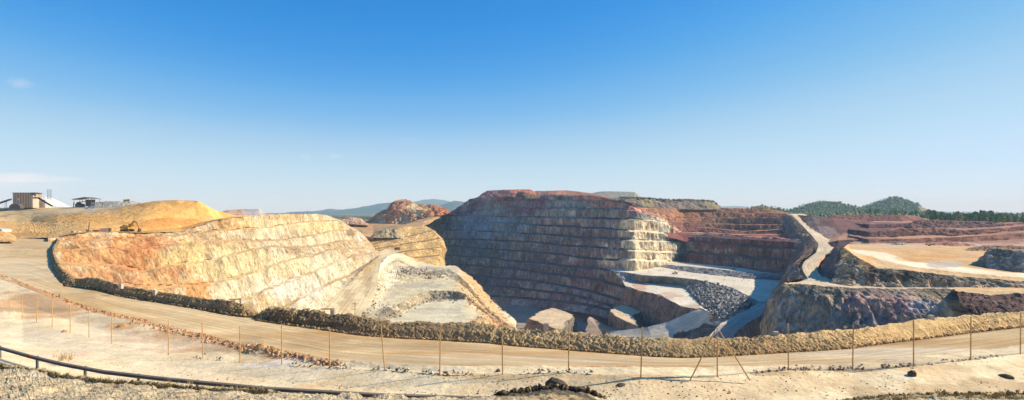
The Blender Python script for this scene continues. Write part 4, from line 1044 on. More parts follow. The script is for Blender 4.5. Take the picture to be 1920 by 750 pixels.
# dark face of the bench between the maroon slope and the lot
df_c = [(1552, 455, 460), (1572, 451, 440), (1600, 449, 432), (1655, 450, 424), (1700, 453, 412), (1725, 457, 400)]
df_t = [(1548, 468, 430), (1572, 466, 418), (1600, 465, 414), (1655, 465, 408), (1700, 464, 398), (1725, 463, 392)]
terrain('maroon_bench', 'low dark maroon bench face behind the lot', 'rock ledge',
        loft([toe(df_c, 60, .5), df_c, df_t, toe(df_t, -45, -.3)], [FLAT(MRL, .4, 9, 'earth_far', 'bench', maxrows=4), FACE([(104, 78, 72), (122, 92, 82)], .9, 7, 'rock_mid', 'slope', res=1.0), FLAT(LOT, .4, 8, 'earth_mid', 'bench')], mode='i', step=1.8, seed=52))
# grey rubble heap on the terraces
h0 = [(1286, 537, 505), (1323, 528, 486), (1350, 534, 465), (1374, 541, 446), (1408, 567, 374)]
h1 = [(1290, 543, 486), (1325, 537, 464), (1348, 546, 440), (1368, 553, 420), (1404, 572, 364)]
h2 = [(1303, 555, 446), (1328, 558, 424), (1345, 568, 400), (1362, 576, 384), (1396, 583, 350)]
h3 = [(1314, 572, 410), (1330, 584, 386), (1345, 597, 362), (1358, 604, 348), (1390, 594, 340)]
RUB = [(150, 146, 136), (172, 166, 152), (124, 122, 118)]
terrain('rubble_heap', 'heap of grey blasted rubble between the two terraces', 'rubble heap',
        loft([toe(h0, 3, -4), h0, h1, h2, h3, toe(h3, -5, -9)], [dict(part='rubble', mat='rock_mid', col=RUB, amp=1.1, lam=4.0, kind='flat', res=1.1)] * 4 + [FACE(RUB, 1.0, 4, 'rock_mid', 'rubble')], mode='i', step=1.3, seed=53))
# broken slope between the pit track and the shaded ramp
w0 = [(1296, 586, 396), (1318, 582, 388), (1345, 597, 362), (1368, 600, 345), (1398, 590, 338)]
w1 = [(1290, 604, 384), (1314, 602, 374), (1338, 610, 352), (1360, 616, 332), (1390, 606, 326)]
w2 = [(1262, 632, 372), (1300, 640, 350), (1330, 640, 334), (1350, 642, 318), (1385, 630, 312)]
w3 = [(1262, 680, 345), (1300, 680, 330), (1330, 680, 318), (1350, 680, 305), (1385, 680, 300)]
terrain('broken_slope', 'dark broken slope between the pale pit track and the shaded ramp', 'rock ledge',
        loft([w0, w1, w2, w3], [FLAT([(170, 156, 134), (190, 176, 150)], 1.0, 4, 'rock_mid', 'bank'), FACE([(104, 98, 92), (126, 116, 104)], 1.2, 5, 'rock_mid', 'bank'), FACE([(104, 98, 92), (126, 116, 104)], 1.2, 5, 'rock_mid', 'bank')], mode='i', step=1.5, seed=54))

# small heaps at the back of the lot
heap('spoil_heap', 'small grey rubble heap at the back of the lot nearest the promontory tip', [(1650, 465), (1662, 460), (1680, 457), (1698, 458), (1712, 462), (1722, 466)], 467, 346, 6, [(160, 152, 140), (182, 172, 156)], 1.0, 4, 61, mat='rock_mid')
heap('spoil_heap', 'low pink earth heap behind the dark yellow loader', [(1722, 463), (1740, 457), (1768, 454), (1800, 455), (1826, 458), (1845, 463)], 464, 372, 7, [(186, 132, 108), (206, 156, 130)], 1.2, 5, 62, mat='rock_mid')
heap('spoil_heap', 'brown rubble heap behind the pale outcrop at the picture edge', [(1800, 471), (1822, 466), (1850, 462), (1890, 461), (1930, 464), (1960, 470)], 473, 318, 7, [(156, 116, 88), (180, 140, 108)], 1.2, 4, 63, mat='rock_mid')

# ================================================================== near haul road
ROADC = [(206, 172, 120), (222, 192, 142), (190, 154, 102)]
R0 = [(112, 559, 69.5), (150, 572, 64), (196, 586, 58), (233, 594, 55), (307, 612, 50), (377, 629, 45.5), (449, 646, 41), (492, 651, 38.5), (528, 661, 36.5), (578, 671, 34.5), (616, 680, 33), (700, 685, 31.4), (800, 689, 30), (960, 691, 29.2), (1200, 693, 29), (1340, 692, 29.4), (1480, 690, 30.3), (1600, 684, 31.7), (1713, 674, 33.6), (1820, 662, 36.3), (1920, 648, 38.4), (2300, 600, 46)]
BB = [(112, 533.5, 87), (132, 536.5, 85), (178, 541, 81), (221, 555, 75), (291, 566, 70), (365, 578, 65), (430, 589, 61.5), (471, 597, 59), (486, 600, 58), (547, 609, 55.5), (593, 615, 54), (655, 624, 52), (701, 629, 51), (747, 632, 50.5), (823, 636, 49.4), (918, 642, 48), (960, 647, 47), (1060, 655, 45.6), (1160, 663, 44.2), (1227, 668, 43.4), (1280, 670, 43.1), (1340, 668.5, 43.3), (1372, 666.5, 43.7), (1464, 661, 44.6), (1560, 655, 45.6), (1599, 652, 46.2), (1652, 644, 47.7), (1744, 633, 49.9), (1821, 623, 52.1), (1920, 612, 54.8), (2300, 570, 66)]
rdm = dict(part='road_surface', mat='road', col=ROADC, amp=.05, lam=5, kind='flat', smooth=True)


def mixrow(a, b, t, xs):
    A, B = resample(a, xs), resample(b, xs)
    o = A * (1 - t) + B * t
    return [tuple(p) for p in o]


rx = np.array(sorted(set([p[0] for p in R0] + [p[0] for p in BB])))
bbx = mixrow(BB, BB, 0, rx)
rows = [[PZ(p[0], (HY - p[1]) / F * p[2] - .05, p[2] + 2.5) for p in bbx], bbx, mixrow(BB, R0, .25, rx), mixrow(BB, R0, .6, rx), mixrow(BB, R0, .9, rx), [PZ(p[0], (HY - p[1]) / F * p[2] - .1, p[2] - 1.0) for p in mixrow(R0, R0, 0, rx)]]
rd = loft(rows, [rdm] * 5, x0=112, x1=2300, step=2.5, res=2, seed=30, smooth_cols=2,
          blobs=[(600, 632, 300, 7, (196, 150, 88), .55), (1100, 664, 400, 6, (202, 152, 86), .6), (1750, 640, 200, 6, (206, 158, 96), .5), (1000, 672, 300, 8, (224, 200, 160), .5), (1650, 662, 200, 8, (232, 212, 176), .6), (520, 640, 160, 9, (176, 150, 112), .4), (760, 650, 240, 7, (186, 150, 100), .4)])
zr = -10.75
lrows = [[(-250, 446), (-100, 446), (0, 446), (60, 446), (110, 449)], [(-250, 452), (-100, 458), (0, 468), (50, 475), (95, 483)], [(-250, 460), (-100, 472), (0, 488), (55, 502), (107, 517)],
         [(-250, 466), (-100, 482), (0, 500), (60, 518), (118, 534)], [(-250, 470), (-100, 492), (0, 514), (31, 525), (113, 560)], [(-250, 475), (-100, 499), (0, 522), (31, 533), (113, 566)]]
lrows = [[Zp(a, b, zr) for a, b in r] for r in lrows]
rd += loft(lrows, [rdm] * 5, mode='i', step=2.5, res=2, seed=30, blobs=[(40, 505, 60, 20, (222, 198, 156), .6), (60, 460, 40, 12, (196, 164, 118), .5)])
# branch climbing to the plant
ub = [[(-150, 417.5, 470), (-20, 418, 440), (20, 428, 330), (26, 436, 280), (22, 448, 228)], [(0, 417.5, 470), (58, 419, 420), (82, 431, 325), (96, 439, 275), (112, 448, 228)]]
rows = [[tuple(np.array(a) * (1 - t) + np.array(b) * t) for a, b in zip(ub[0], ub[1])] for t in (0, .35, .7, 1)]
rd += loft(rows, [dict(rdm, mat='track_mid', col=[(186, 160, 124), (204, 178, 138), (170, 142, 104)])] * 3, mode='i', step=2.0, seed=31)
road_root = terrain('haul_road', 'wide dusty haul road sweeping round the pit rim', 'road', rd)

# ================================================================== earth berms along the road
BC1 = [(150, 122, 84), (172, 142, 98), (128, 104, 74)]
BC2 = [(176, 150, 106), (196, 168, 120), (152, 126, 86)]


def berm(name, label, base, crest, thick, col, amp, seed, blobs=()):
    n = len(base)
    cr = [(c[0], c[1], b[2] + thick) for b, c in zip(base, crest)]
    md = [tuple((np.array(b) * .45 + np.array(c) * .55) + np.array([0, -1.0, -.25])) for b, c in zip(base, cr)]
    bt = [PZ(c[0], (HY - c[1]) / F * c[2] - .05, c[2] + .9) for c in cr]
    bk = [PZ(c[0], (HY - b[1]) / F * b[2] - .8, c[2] + 3.4) for b, c in zip(base, cr)]
    bd = [PZ(b[0], (HY - b[1]) / F * b[2] - .15, b[2] - .5) for b in base]
    sp = dict(part=name, mat='berm', col=col, kind='face')
    parts = loft([bk, bt, cr, md, [tuple(b) for b in base], bd],
                 [dict(sp, part='back_slope', amp=amp, lam=1.0, maxrows=8, ampx=(lambda x: np.interp(x, [1250, 1650], [1.0, .55]) * (.8 + .5 * np.sin(x * .021) * np.sin(x * .0077 + 1)))), dict(sp, part='crest', amp=amp, lam=.9, minrows=5, kind='flat'), dict(sp, part='road_side', amp=amp * .46, lam=.36, res=1.1), dict(sp, part='road_side', amp=amp * .46, lam=.36, res=1.1), dict(sp, part='toe', amp=amp * .5, lam=.5, minrows=5)],
                 mode='i', step=1.5, seed=seed, blobs=blobs, jit={1: (seed, 5.0, 42.0), 2: (seed, 5.0, 42.0), 3: (seed, 2.5, 42.0)})
    return terrain(name, label, 'earth berm', parts, 'thing')


b1 = [(108, 449, 222), (106, 456, 198), (97, 470, 158), (93, 484, 136), (98, 502, 112), (105, 518, 97.5), (117, 534.5, 86), (132, 537, 84.5), (178, 542, 80), (221, 555.5, 75), (291, 566.5, 70), (365, 578.5, 65), (430, 589.5, 61), (461, 593, 60), (482, 594, 60)]
c1 = [(109, 446, 222), (109, 450, 198), (102, 463, 158), (100, 476, 136), (106, 491, 112), (115, 506, 98), (130, 519, 86), (146, 522, 84), (184, 524, 80), (227, 537, 75), (291, 548, 70), (365, 560.5, 65), (430, 564.5, 61), (456, 571, 60), (480, 592, 60)]
berm('earth_berm', 'dark earth berm curving along the road edge, shaded on the road side', b1, c1, 1.6, BC1, .55, 41)
b2 = [(473, 599, 58.3), (486, 601, 57.6), (500, 604, 57), (547, 610, 55), (593, 616, 53.6), (655, 625, 51.6), (701, 630, 50.6), (747, 633, 50), (823, 637, 49), (918, 643, 47.6), (960, 648, 46.7), (1060, 656, 45.3), (1160, 664, 43.9), (1227, 669, 43.1), (1280, 671, 42.8), (1340, 669.5, 43), (1372, 667.5, 43.4), (1464, 662, 44.3), (1560, 656, 45.3), (1599, 653, 45.9), (1652, 645, 47.4), (1744, 634, 49.6), (1821, 624, 51.8), (1920, 613, 54.5), (2300, 571, 66)]
c2 = [(476, 597, 0), (490, 586, 0), (502, 578.5, 0), (540, 582, 0), (586, 587, 0), (650, 594, 0), (697, 602, 0), (747, 606, 0), (823, 608, 0), (918, 613, 0), (960, 618, 0), (1060, 626, 0), (1160, 633, 0), (1227, 636, 0), (1280, 638.5, 0), (1340, 638, 0), (1372, 636, 0), (1464, 633, 0), (1560, 624.5, 0), (1599, 621.5, 0), (1652, 612, 0), (1744, 599, 0), (1821, 592, 0), (1920, 584, 0), (2300, 545, 0)]
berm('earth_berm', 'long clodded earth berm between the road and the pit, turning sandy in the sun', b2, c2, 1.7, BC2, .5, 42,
     blobs=[(620, 605, 150, 26, (128, 104, 74), .8), (780, 620, 120, 20, (148, 120, 84), .7), (1750, 616, 280, 30, (236, 196, 132), .9), (1400, 652, 140, 20, (186, 150, 98), .6)])  # shade at the left and sun on the sandy right painted into the colour
# near wall of the pit falling away behind the berms
nb = [PZ(p[0], (HY - p[1]) / F * p[2] - .7, p[2] + 3.5) for p in [(60, 500, 110), (112, 535, 88)] + BB[1:-1] + [(2200, 580, 62)]]
n1 = [PZ(p[0], -14.5, p[2] + 4) for p in nb]
n2 = [PZ(p[0], -45 if p[0] < 900 else -60, p[2] + 45) for p in nb]
n3 = [PZ(p[0], -60 if p[0] < 900 else -112, p[2] + 95) for p in nb]
terrain('pit_wall_near', 'near wall of the pit dropping away behind the berms', 'pit wall',
        loft([n3, n2, n1, nb], [FACE(PRC, 2, 9, 'rock_mid', maxrows=12), FACE(PRC, 2, 8, 'rock_mid', maxrows=12), FLAT(SH, .2, 4, 'earth_mid', maxrows=4)], mode='i', step=6, res=6, seed=43))

# ================================================================== pale ground, fence strip, scrub bank, paved road
FB = [(-400, 500, 90), (-150, 552, 66), (17, 589, 55), (42, 599, 53), (69, 604.5, 51), (98, 613, 48.5), (132, 624, 46), (167, 634, 44), (209, 645, 42), (263, 656, 40), (316, 664, 38.4), (380, 672, 36.6), (450, 679.5, 35), (528, 684, 33.2), (618, 690, 31.4), (722, 693, 29.8), (824, 702, 28.2), (942, 702, 27.6), (1066, 698, 27.4), (1201, 707, 26.4), (1345, 706, 26.8), (1478, 694, 28), (1599, 693, 28.8), (1713, 687, 29), (1820, 675, 30.4), (1913, 664, 32), (2300, 610, 40)]
RAILG = [(-400, 590, 47), (-150, 636, 39), (0, 671, 33.6), (70, 692, 31), (125, 706, 29.5), (200, 721, 28), (300, 734, 26.5), (400, 745, 25.5), (500, 755, 24.7), (700, 768, 23.8), (900, 775, 23.5), (1200, 778, 23.4), (1500, 775, 23.4), (1800, 768, 23.6), (2300, 755, 24.5)]
R0x = [(-400, 466, 168), (-150, 484, 133), (0, 515, 98), (31, 525, 90)] + R0
gx = np.array(sorted(set([p[0] for p in FB + RAILG + R0x])))
PALE = [(234, 206, 156), (242, 220, 174), (224, 190, 138)]
ed = [PZ(p[0], (HY - p[1]) / F * p[2] - .15, p[2] + 1.0) for p in mixrow(R0x, R0x, 0, gx)]
g_b = [(a, b + 0, c) for a, b, c in mixrow(R0x, FB, .15, gx)]
g_b = [PZ(a, (HY - b) / F * c + .18, c) for a, b, c in g_b]
gr_near = [PZ(p[0], (HY - p[1]) / F * p[2] - .02, p[2] - .3) for p in mixrow(RAILG, RAILG, 0, gx)]
rows = [ed, mixrow(R0x, R0x, 0, gx), g_b, mixrow(R0x, FB, .6, gx), mixrow(FB, FB, 0, gx), mixrow(FB, RAILG, .5, gx), mixrow(RAILG, RAILG, 0, gx), gr_near, [PZ(p[0], -8.9, p[2] - 2.5) for p in gr_near]]
gs = dict(part='dirt_ground', mat='dirt', col=PALE, amp=.06, lam=1.6, kind='flat', smooth=True)
RDD = [(196, 146, 98), (208, 164, 116), (182, 132, 90)]
parts = loft(rows, [dict(gs, part='road_edge', amp=.2, col=RDD), dict(gs, part='road_edge', amp=.22, lam=1.2, col=RDD), dict(gs, part='fence_strip', amp=.09), dict(gs, part='fence_strip', amp=.08), dict(gs), dict(gs), dict(gs), dict(gs, maxrows=4)],
             x0=-400, x1=2300, step=2.4, res=2.0, seed=44, smooth_cols=1, gain=1.0, keep=True,
             blobs=[(80, 570, 120, 22, (208, 160, 110), .8), (300, 630, 90, 14, (196, 142, 94), .7), (400, 650, 110, 12, (198, 148, 104), .7), (540, 668, 60, 8, (196, 140, 90), .7), (60, 583, 60, 5, (176, 150, 116), .5), (200, 600, 60, 6, (186, 160, 122), .5), (390, 660, 22, 8, (202, 182, 146), .5),
                    (140, 640, 200, 22, (236, 214, 176), .6), (400, 700, 260, 16, (234, 212, 172), .5), (560, 676, 40, 5, (240, 226, 204), .7), (500, 685, 50, 5, (236, 222, 200), .6), (830, 692, 40, 6, (226, 208, 178), .7), (720, 690, 20, 6, (206, 196, 178), .7), (1090, 695, 30, 4, (208, 198, 180), .6),
                    (1440, 700, 40, 5, (150, 124, 92), .7), (1570, 688, 26, 6, (168, 156, 138), .8), (1650, 690, 160, 10, (206, 176, 132), .6), (1300, 725, 500, 20, (214, 184, 138), .6), (1800, 735, 200, 20, (196, 166, 122), .7), (1700, 676, 60, 5, (188, 170, 140), .5), (1000, 706, 200, 6, (206, 166, 112), .5), (230, 612, 20, 6, (202, 150, 92), .7), (120, 672, 60, 10, (226, 188, 150), .5)])
terrain('dirt_ground', 'pale dusty ground between the guard rail and the haul road', 'ground', parts)

# bank under the viewpoint, scrubby, with a stony edge
BK = [(-400, 640, 30), (-100, 682, 24), (0, 691, 22), (60, 695, 21.4), (125, 709, 20.6), (200, 717, 20.2), (300, 724, 20), (400, 733, 19.6), (500, 738, 19.2), (600, 742, 19), (700, 745, 18.8), (860, 746, 18.6), (915, 747, 18.6), (950, 742, 18.8), (990, 735, 19), (1040, 729, 19.2), (1090, 736, 19), (1130, 749, 18.8), (1180, 765, 18.6), (1300, 775, 18.6), (1500, 770, 18.8), (1620, 748, 19), (1750, 740, 19), (1850, 742, 19), (1920, 740, 19), (2300, 730, 20)]
bkb = [PZ(p[0], -8.7, p[2] + 2.6) for p in BK]
bkf = [PZ(p[0], -4.4, 11.0) for p in BK]
bku = [PZ(p[0], -1.75, 1.2) for p in BK]
SCR = [(198, 174, 130), (214, 192, 150), (166, 142, 104)]
parts = loft([bkb, BK, bkf], [FACE([(120, 104, 80), (160, 140, 108)], .35, .8, 'scrub', 'bank_edge', maxrows=20), FLAT(SCR, .28, .9, 'scrub', 'bank_top', maxrows=60, res=3)], mode='i', step=2.4, seed=45,
             blobs=[(150, 700, 120, 14, (206, 190, 158), .6), (1020, 742, 110, 14, (64, 58, 50), .8), (1010, 752, 60, 8, (206, 176, 124), .8), (1750, 745, 170, 12, (196, 172, 128), .6)])
pu = [[((px - CX) / F * 11.0 * s, 11.0 * s, -4.4) for px in (-400, 500, 1400, 2300)] for s in (1.0,)]
terrain('viewpoint_bank', 'scrubby stony bank in front of the viewpoint', 'ground', parts)
vp = np.array([[[-40, 11.0, -4.6], [-14, 11.0, -4.6], [14, 11, -4.6], [40, 11, -4.6]], [[-40, 4, -1.9], [-14, 4, -1.9], [14, 4, -1.9], [40, 4, -1.9]], [[-40, -30, -1.7], [-14, -30, -1.7], [14, -30, -1.7], [40, -30, -1.7]]], float)
vm = grid_mesh('viewpoint', vp, np.tile(srgb((190, 170, 125)), (3, 4, 1))); vm.materials.append(M['scrub'])
tag(link(bpy.data.objects.new('viewpoint_ground', vm)), 'gravel of the viewpoint under the camera', 'ground', kind='structure')

# paved road inside the guard rail
pf = [PZ(p[0], (HY - p[1]) / F * p[2] + .04, p[2] - .35) for p in RAILG]
pn = [PZ(p[0], (HY - p[1]) / F * p[2] + .10, p[2] - 7.0) for p in RAILG]
M['asphalt'] = earth_mat('worn asphalt', 1.2, .15, 1.0, (.85, 1.12), .15)
po = loft([pf, pn], [dict(part='paved_road', mat='asphalt', col=[(128, 122, 112), (140, 132, 120)], amp=0, kind='flat', smooth=True)], x0=-400, x1=1200, step=8, res=8)
pr = terrain('paved_road', 'worn asphalt road with a white edge line inside the guard rail', 'road', po)
la = [PZ(p[0], (HY - p[1]) / F * p[2] + .058, p[2] - .95) for p in RAILG]
lb = [PZ(p[0], (HY - p[1]) / F * p[2] + .058, p[2] - 1.13) for p in RAILG]
M['line'] = earth_mat('road paint', .6, .1, 1.0, (.85, 1.1), .2)
lo = loft([la, lb], [dict(part='edge_line', mat='line', col=[(226, 224, 216)], amp=0, kind='flat')], x0=-400, x1=1200, step=8, res=8)
link(bpy.data.objects.new('edge_line', lo[0][1]), pr)

# ================================================================== air
hm = bpy.data.materials.new('haze')
hm.use_nodes = True
hn_, hl_ = hm.node_tree.nodes, hm.node_tree.links
hn_.clear()
ho = hn_.new('ShaderNodeOutputMaterial'); hv = hn_.new('ShaderNodeVolumePrincipled')
hv.inputs['Color'].default_value = (0.48, 0.76, 1.0, 1)
hv.inputs['Density'].default_value = 1.0e-4
hv.inputs['Absorption Color'].default_value = (1, 1, 1, 1)
hl_.new(hv.outputs[0], ho.inputs['Volume'])
hx, hy0, hy1, hz0, hz1 = 24000, -300, 16000, -126, 300
hvx = [(x, y, z) for z in (hz0, hz1) for y in (hy0, hy1) for x in (-hx, hx)]
hme = poly_mesh('haze', hvx, [(0, 2, 3, 1), (4, 5, 7, 6), (0, 1, 5, 4), (2, 6, 7, 3), (0, 4, 6, 2), (1, 3, 7, 5)])
hme.materials.append(hm)
tag(link(bpy.data.objects.new('haze', hme)), 'thin pale haze in the air over the whole mine', 'haze', kind='stuff')

# ================================================================== builders for things
class MB:
    """collects simple solids into one mesh"""
    def __init__(self):
        self.v, self.f = [], []

    def add(self, vs, fs):
        n = len(self.v)
        self.v += [tuple(p) for p in vs]
        self.f += [tuple(i + n for i in f) for f in fs]
        return self

    def box(self, c, s, rot=None, taper=1.0):
        vs = []
        for z in (-1, 1):
            k = taper if z > 0 else 1.0
            for x, y in ((-1, -1), (1, -1), (1, 1), (-1, 1)):
                p = Vector((x * s[0] / 2 * k, y * s[1] / 2 * k, z * s[2] / 2))
                if rot is not None:
                    p = rot @ p
                vs.append(p + Vector(c))
        return self.add(vs, [(3, 2, 1, 0), (4, 5, 6, 7), (0, 1, 5, 4), (1, 2, 6, 5), (2, 3, 7, 6), (3, 0, 4, 7)])

    def prism(self, poly, y0, y1):
        """poly in x,z extruded along y"""
        n = len(poly)
        vs = [(x, y0, z) for x, z in poly] + [(x, y1, z) for x, z in poly]
        return self.add(vs, [tuple(range(n)), tuple(range(2 * n - 1, n - 1, -1))] + [(i, i + n, (i + 1) % n + n, (i + 1) % n) for i in range(n)])

    def bar(self, a, b, r0, r1=None, n=6, caps=True):
        a, b = Vector(a), Vector(b)
        r1 = r0 if r1 is None else r1
        d = (b - a).normalized()
        u = d.orthogonal().normalized(); w = d.cross(u)
        vs = []
        for p, r in ((a, r0), (b, r1)):
            for i in range(n):
                t = 2 * math.pi * i / n
                vs.append(p + u * math.cos(t) * r + w * math.sin(t) * r)
        fs = [(i, (i + 1) % n, (i + 1) % n + n, i + n) for i in range(n)]
        if caps:
            fs += [tuple(range(n - 1, -1, -1)), tuple(range(n, 2 * n))]
        return self.add(vs, fs)

    def beam(self, a, b, w, h):
        a, b = Vector(a), Vector(b)
        d = b - a
        q = d.to_track_quat('X', 'Z').to_matrix()
        return self.box((a + b) / 2, (d.length, w, h), q)

    def wheel(self, c, r, w, n=14):
        c = Vector(c)
        self.bar(c - Vector((0, w / 2, 0)), c + Vector((0, w / 2, 0)), r, n=n)
        return self

    def build(self, name, mat, parent=None, smooth=False):
        me = poly_mesh(name, self.v, self.f, smooth)
        me.materials.append(mat)
        return link(bpy.data.objects.new(name, me), parent)


M['yellow'] = plain_mat('machine yellow', (196, 148, 62), .55, .2, 1.5)
M['white_paint'] = plain_mat('dusty white paint', (206, 196, 178), .6, .15, 1.5)
M['rubber'] = plain_mat('tyre rubber', (46, 43, 40), .9, .2)
M['steel_dark'] = plain_mat('dark steel', (92, 86, 80), .6, .25)
M['glass'] = plain_mat('cab glass', (40, 48, 54), .15, .05)
M['rust'] = plain_mat('rusty red steel', (120, 66, 46), .8, .25)
M['red_paint'] = plain_mat('faded red paint', (178, 60, 42), .6, .2)
M['clad'] = plain_mat('brown cladding', (168, 138, 110), .75, .12, .6)
M['clad_pale'] = plain_mat('pale cladding strip', (200, 178, 150), .75, .10, .6)
M['cream_wall'] = plain_mat('cream wall', (226, 216, 196), .8, .08, .6)
M['tin'] = plain_mat('weathered tin roof', (128, 112, 96), .6, .2, .8)
M['galv'] = plain_mat('galvanised steel', (120, 116, 110), .55, .2, 2.0, .3)
M['post'] = plain_mat('rusty fence post', (206, 164, 112), .85, .25, 4.0)
M['wire'] = plain_mat('dull wire', (128, 112, 92), .7, .2)
M['concrete'] = plain_mat('concrete', (196, 180, 158), .9, .12, 4.0)
M['wood'] = plain_mat('weathered wood', (196, 162, 122), .9, .25, 3.0)
M['amber'] = plain_mat('amber reflector', (214, 96, 20), .4, .1)
M['boulder'] = plain_mat('tan boulder', (190, 148, 98), .95, .3, 3.0)
M['boulder_dark'] = plain_mat('dark boulder', (96, 82, 66), .95, .3, 3.0)


def excavator(name, label, loc, rz, s=1.0, group=None, paint='yellow', reach=1.0):
    t = empty(name, loc, rz); t.scale = (s, s, s)
    tag(t, label, 'excavator', group)
    for y in (-1.25, 1.25):
        m = MB().prism([(-2.0, .35), (-1.7, 0), (1.7, 0), (2.0, .35), (2.0, .7), (1.7, .95), (-1.7, .95), (-2.0, .7)], y - .3, y + .3)
        m.build('track', M['steel_dark'], t)
    MB().box((0, 0, .8), (1.6, 2.2, .5)).build('undercarriage', M['steel_dark'], t)
    MB().prism([(-2.3, 1.1), (1.5, 1.1), (1.5, 1.5), (1.3, 2.0), (-1.6, 2.25), (-2.3, 1.9)], -1.3, 1.3).build('body', M[paint], t)
    cab = MB().prism([(.2, 1.95), (1.6, 1.5), (1.7, 2.2), (1.3, 3.1), (.2, 3.15)], .3, 1.3).build('cab', M[paint], t)
    MB().prism([(1.42, 2.1), (1.74, 2.15), (1.36, 3.0), (1.2, 3.0)], .38, 1.22).build('windscreen', M['glass'], cab)
    MB().beam((1.2, -.3, 1.7), (3.6 * reach, -.3, 4.3), .45, .6).beam((3.4 * reach, -.3, 4.25), (5.0 * reach, -.3, 3.5), .42, .5).build('boom', M[paint], t)
    MB().beam((4.9 * reach, -.3, 3.8), (6.1 * reach, -.3, 1.2), .36, .42).build('stick', M[paint], t)
    MB().prism([(5.7 * reach, 1.3), (6.4 * reach, 1.2), (6.5 * reach, .4), (5.9 * reach, -.1), (5.3 * reach, .2), (5.5 * reach, .5), (5.9 * reach, .6)], -.85, .25).build('bucket', M['steel_dark'], t)
    MB().box((-1.6, .3, 2.4), (.9, 1.2, .35)).bar((-1.2, -.7, 2.1), (-1.2, -.7, 2.9), .09).build('exhaust', M['steel_dark'], t)
    return t


def haul_truck(name, label, loc, rz, s=1.0, group=None, paint='white_paint', cabp='yellow'):
    t = empty(name, loc, rz); t.scale = (s, s, s)
    tag(t, label, 'truck', group)
    MB().box((0, 0, 1.15), (7.6, 1.6, .5)).build('chassis', M['steel_dark'], t)
    for x in (2.4, -2.0, -3.3) if s < .8 else (2.4, -2.3):
        for y in (-1.35, 1.35):
            w = MB().wheel((x, y, .95), .95, .75).build('wheel', M['rubber'], t)
            MB().wheel((x, y + (.1 if y > 0 else -.1), .95), .45, .7, 10).build('rim', M[cabp], w)
    MB().prism([(-4.6, 2.5), (-3.2, 1.5), (1.0, 1.7), (1.9, 2.7), (1.9, 3.9), (4.2, 4.3), (4.2, 4.5), (1.6, 4.3), (-4.6, 3.7)], -1.9, 1.9).build('dump_body', M[paint], t)
    c = MB().prism([(2.0, 1.5), (4.4, 1.5), (4.4, 2.6), (3.3, 2.7), (3.1, 3.8), (2.0, 3.8)], -.3, 1.6).build('cab', M[cabp], t)
    MB().prism([(3.2, 2.85), (3.38, 2.85), (3.22, 3.6), (3.1, 3.6)], -.2, 1.5).build('windscreen', M['glass'], c)
    MB().box((3.8, -.8, 1.9), (1.3, 1.2, 1.2)).build('engine_hood', M[cabp], t)
    return t


def wheel_loader(name, label, loc, rz, s=1.0, group=None):
    t = empty(name, loc, rz); t.scale = (s, s, s)
    tag(t, label, 'loader', group)
    for x in (1.5, -1.5):
        for y in (-1.1, 1.1):
            w = MB().wheel((x, y, .8), .8, .6).build('wheel', M['rubber'], t)
            MB().wheel((x, y + (.08 if y > 0 else -.08), .8), .38, .58, 10).build('rim', M['yellow'], w)
    MB().prism([(-3.0, .9), (-.2, .9), (-.2, 2.1), (-2.7, 2.0), (-3.0, 1.7)], -.95, .95).build('engine_hood', M['yellow'], t)
    MB().box((.9, 0, 1.1), (2.4, 1.3, .7)).build('front_frame', M['yellow'], t)
    c = MB().box((.1, 0, 2.5), (1.4, 1.4, 1.5), taper=.88).build('cab', M['yellow'], t)
    MB().box((.12, 0, 2.65), (1.42, 1.46, .8), taper=.9).build('window', M['glass'], c)
    for y in (-.55, .55):
        MB().beam((.9, y, 1.6), (3.0, y, .8), .2, .35).build('arm', M['yellow'], t)
    MB().prism([(2.8, .2), (4.2, .1), (4.2, .25), (3.2, .5), (3.1, 1.3), (3.3, 1.6), (2.9, 1.6), (2.7, .9)], -1.5, 1.5).build('bucket', M['steel_dark'], t)
    return t


def drill_rig(name, label, loc, rz, s=1.0, group=None, lean=0.15, paint='white_paint', mast='rust', h=10.0):
    t = empty(name, loc, rz); t.scale = (s, s, s)
    tag(t, label, 'drill rig', group)
    for y in (-.9, .9):
        MB().prism([(-1.8, .3), (-1.5, 0), (1.5, 0), (1.8, .3), (1.8, .55), (1.5, .8), (-1.5, .8), (-1.8, .55)], y - .25, y + .25).build('track', M['steel_dark'], t)
    MB().prism([(-2.2, .85), (1.0, .85), (1.0, 1.9), (-1.9, 2.1), (-2.2, 1.8)], -.95, .95).build('body', M[paint], t)
    c = MB().box((1.4, .5, 1.9), (1.0, 1.0, 1.7), taper=.92).build('cab', M[paint], t)
    MB().box((1.45, .5, 2.15), (1.02, 1.02, .7), taper=.95).build('window', M['glass'], c)
    a, b = Vector((1.7, -.5, .2)), Vector((1.7 + h * math.sin(lean), -.5, .2 + h * math.cos(lean)))
    m = MB()
    offs = [(-.25, -.2), (.25, -.2), (.25, .2), (-.25, .2)]
    for ox, oy in offs:
        m.bar(a + Vector((ox, oy, 0)), b + Vector((ox, oy, 0)), .07, n=4)
    for k in range(12):
        p = a.lerp(b, k / 12); q = a.lerp(b, (k + 1) / 12)
        o1, o2 = offs[k % 4], offs[(k + 1) % 4]
        m.bar(p + Vector((o1[0], o1[1], 0)), q + Vector((o2[0], o2[1], 0)), .05, n=4)
    m.build('mast', M[mast], t)
    MB().bar(a, b, .09, n=6).box(a.lerp(b, .7), (.5, .5, .8)).build('drill_string', M['steel_dark'], t)
    MB().beam((.8, -.5, 1.4), a.lerp(b, .4), .18, .18).build('strut', M[paint], t)
    return t


def at(px, py, D):
    return W(px, py, D)


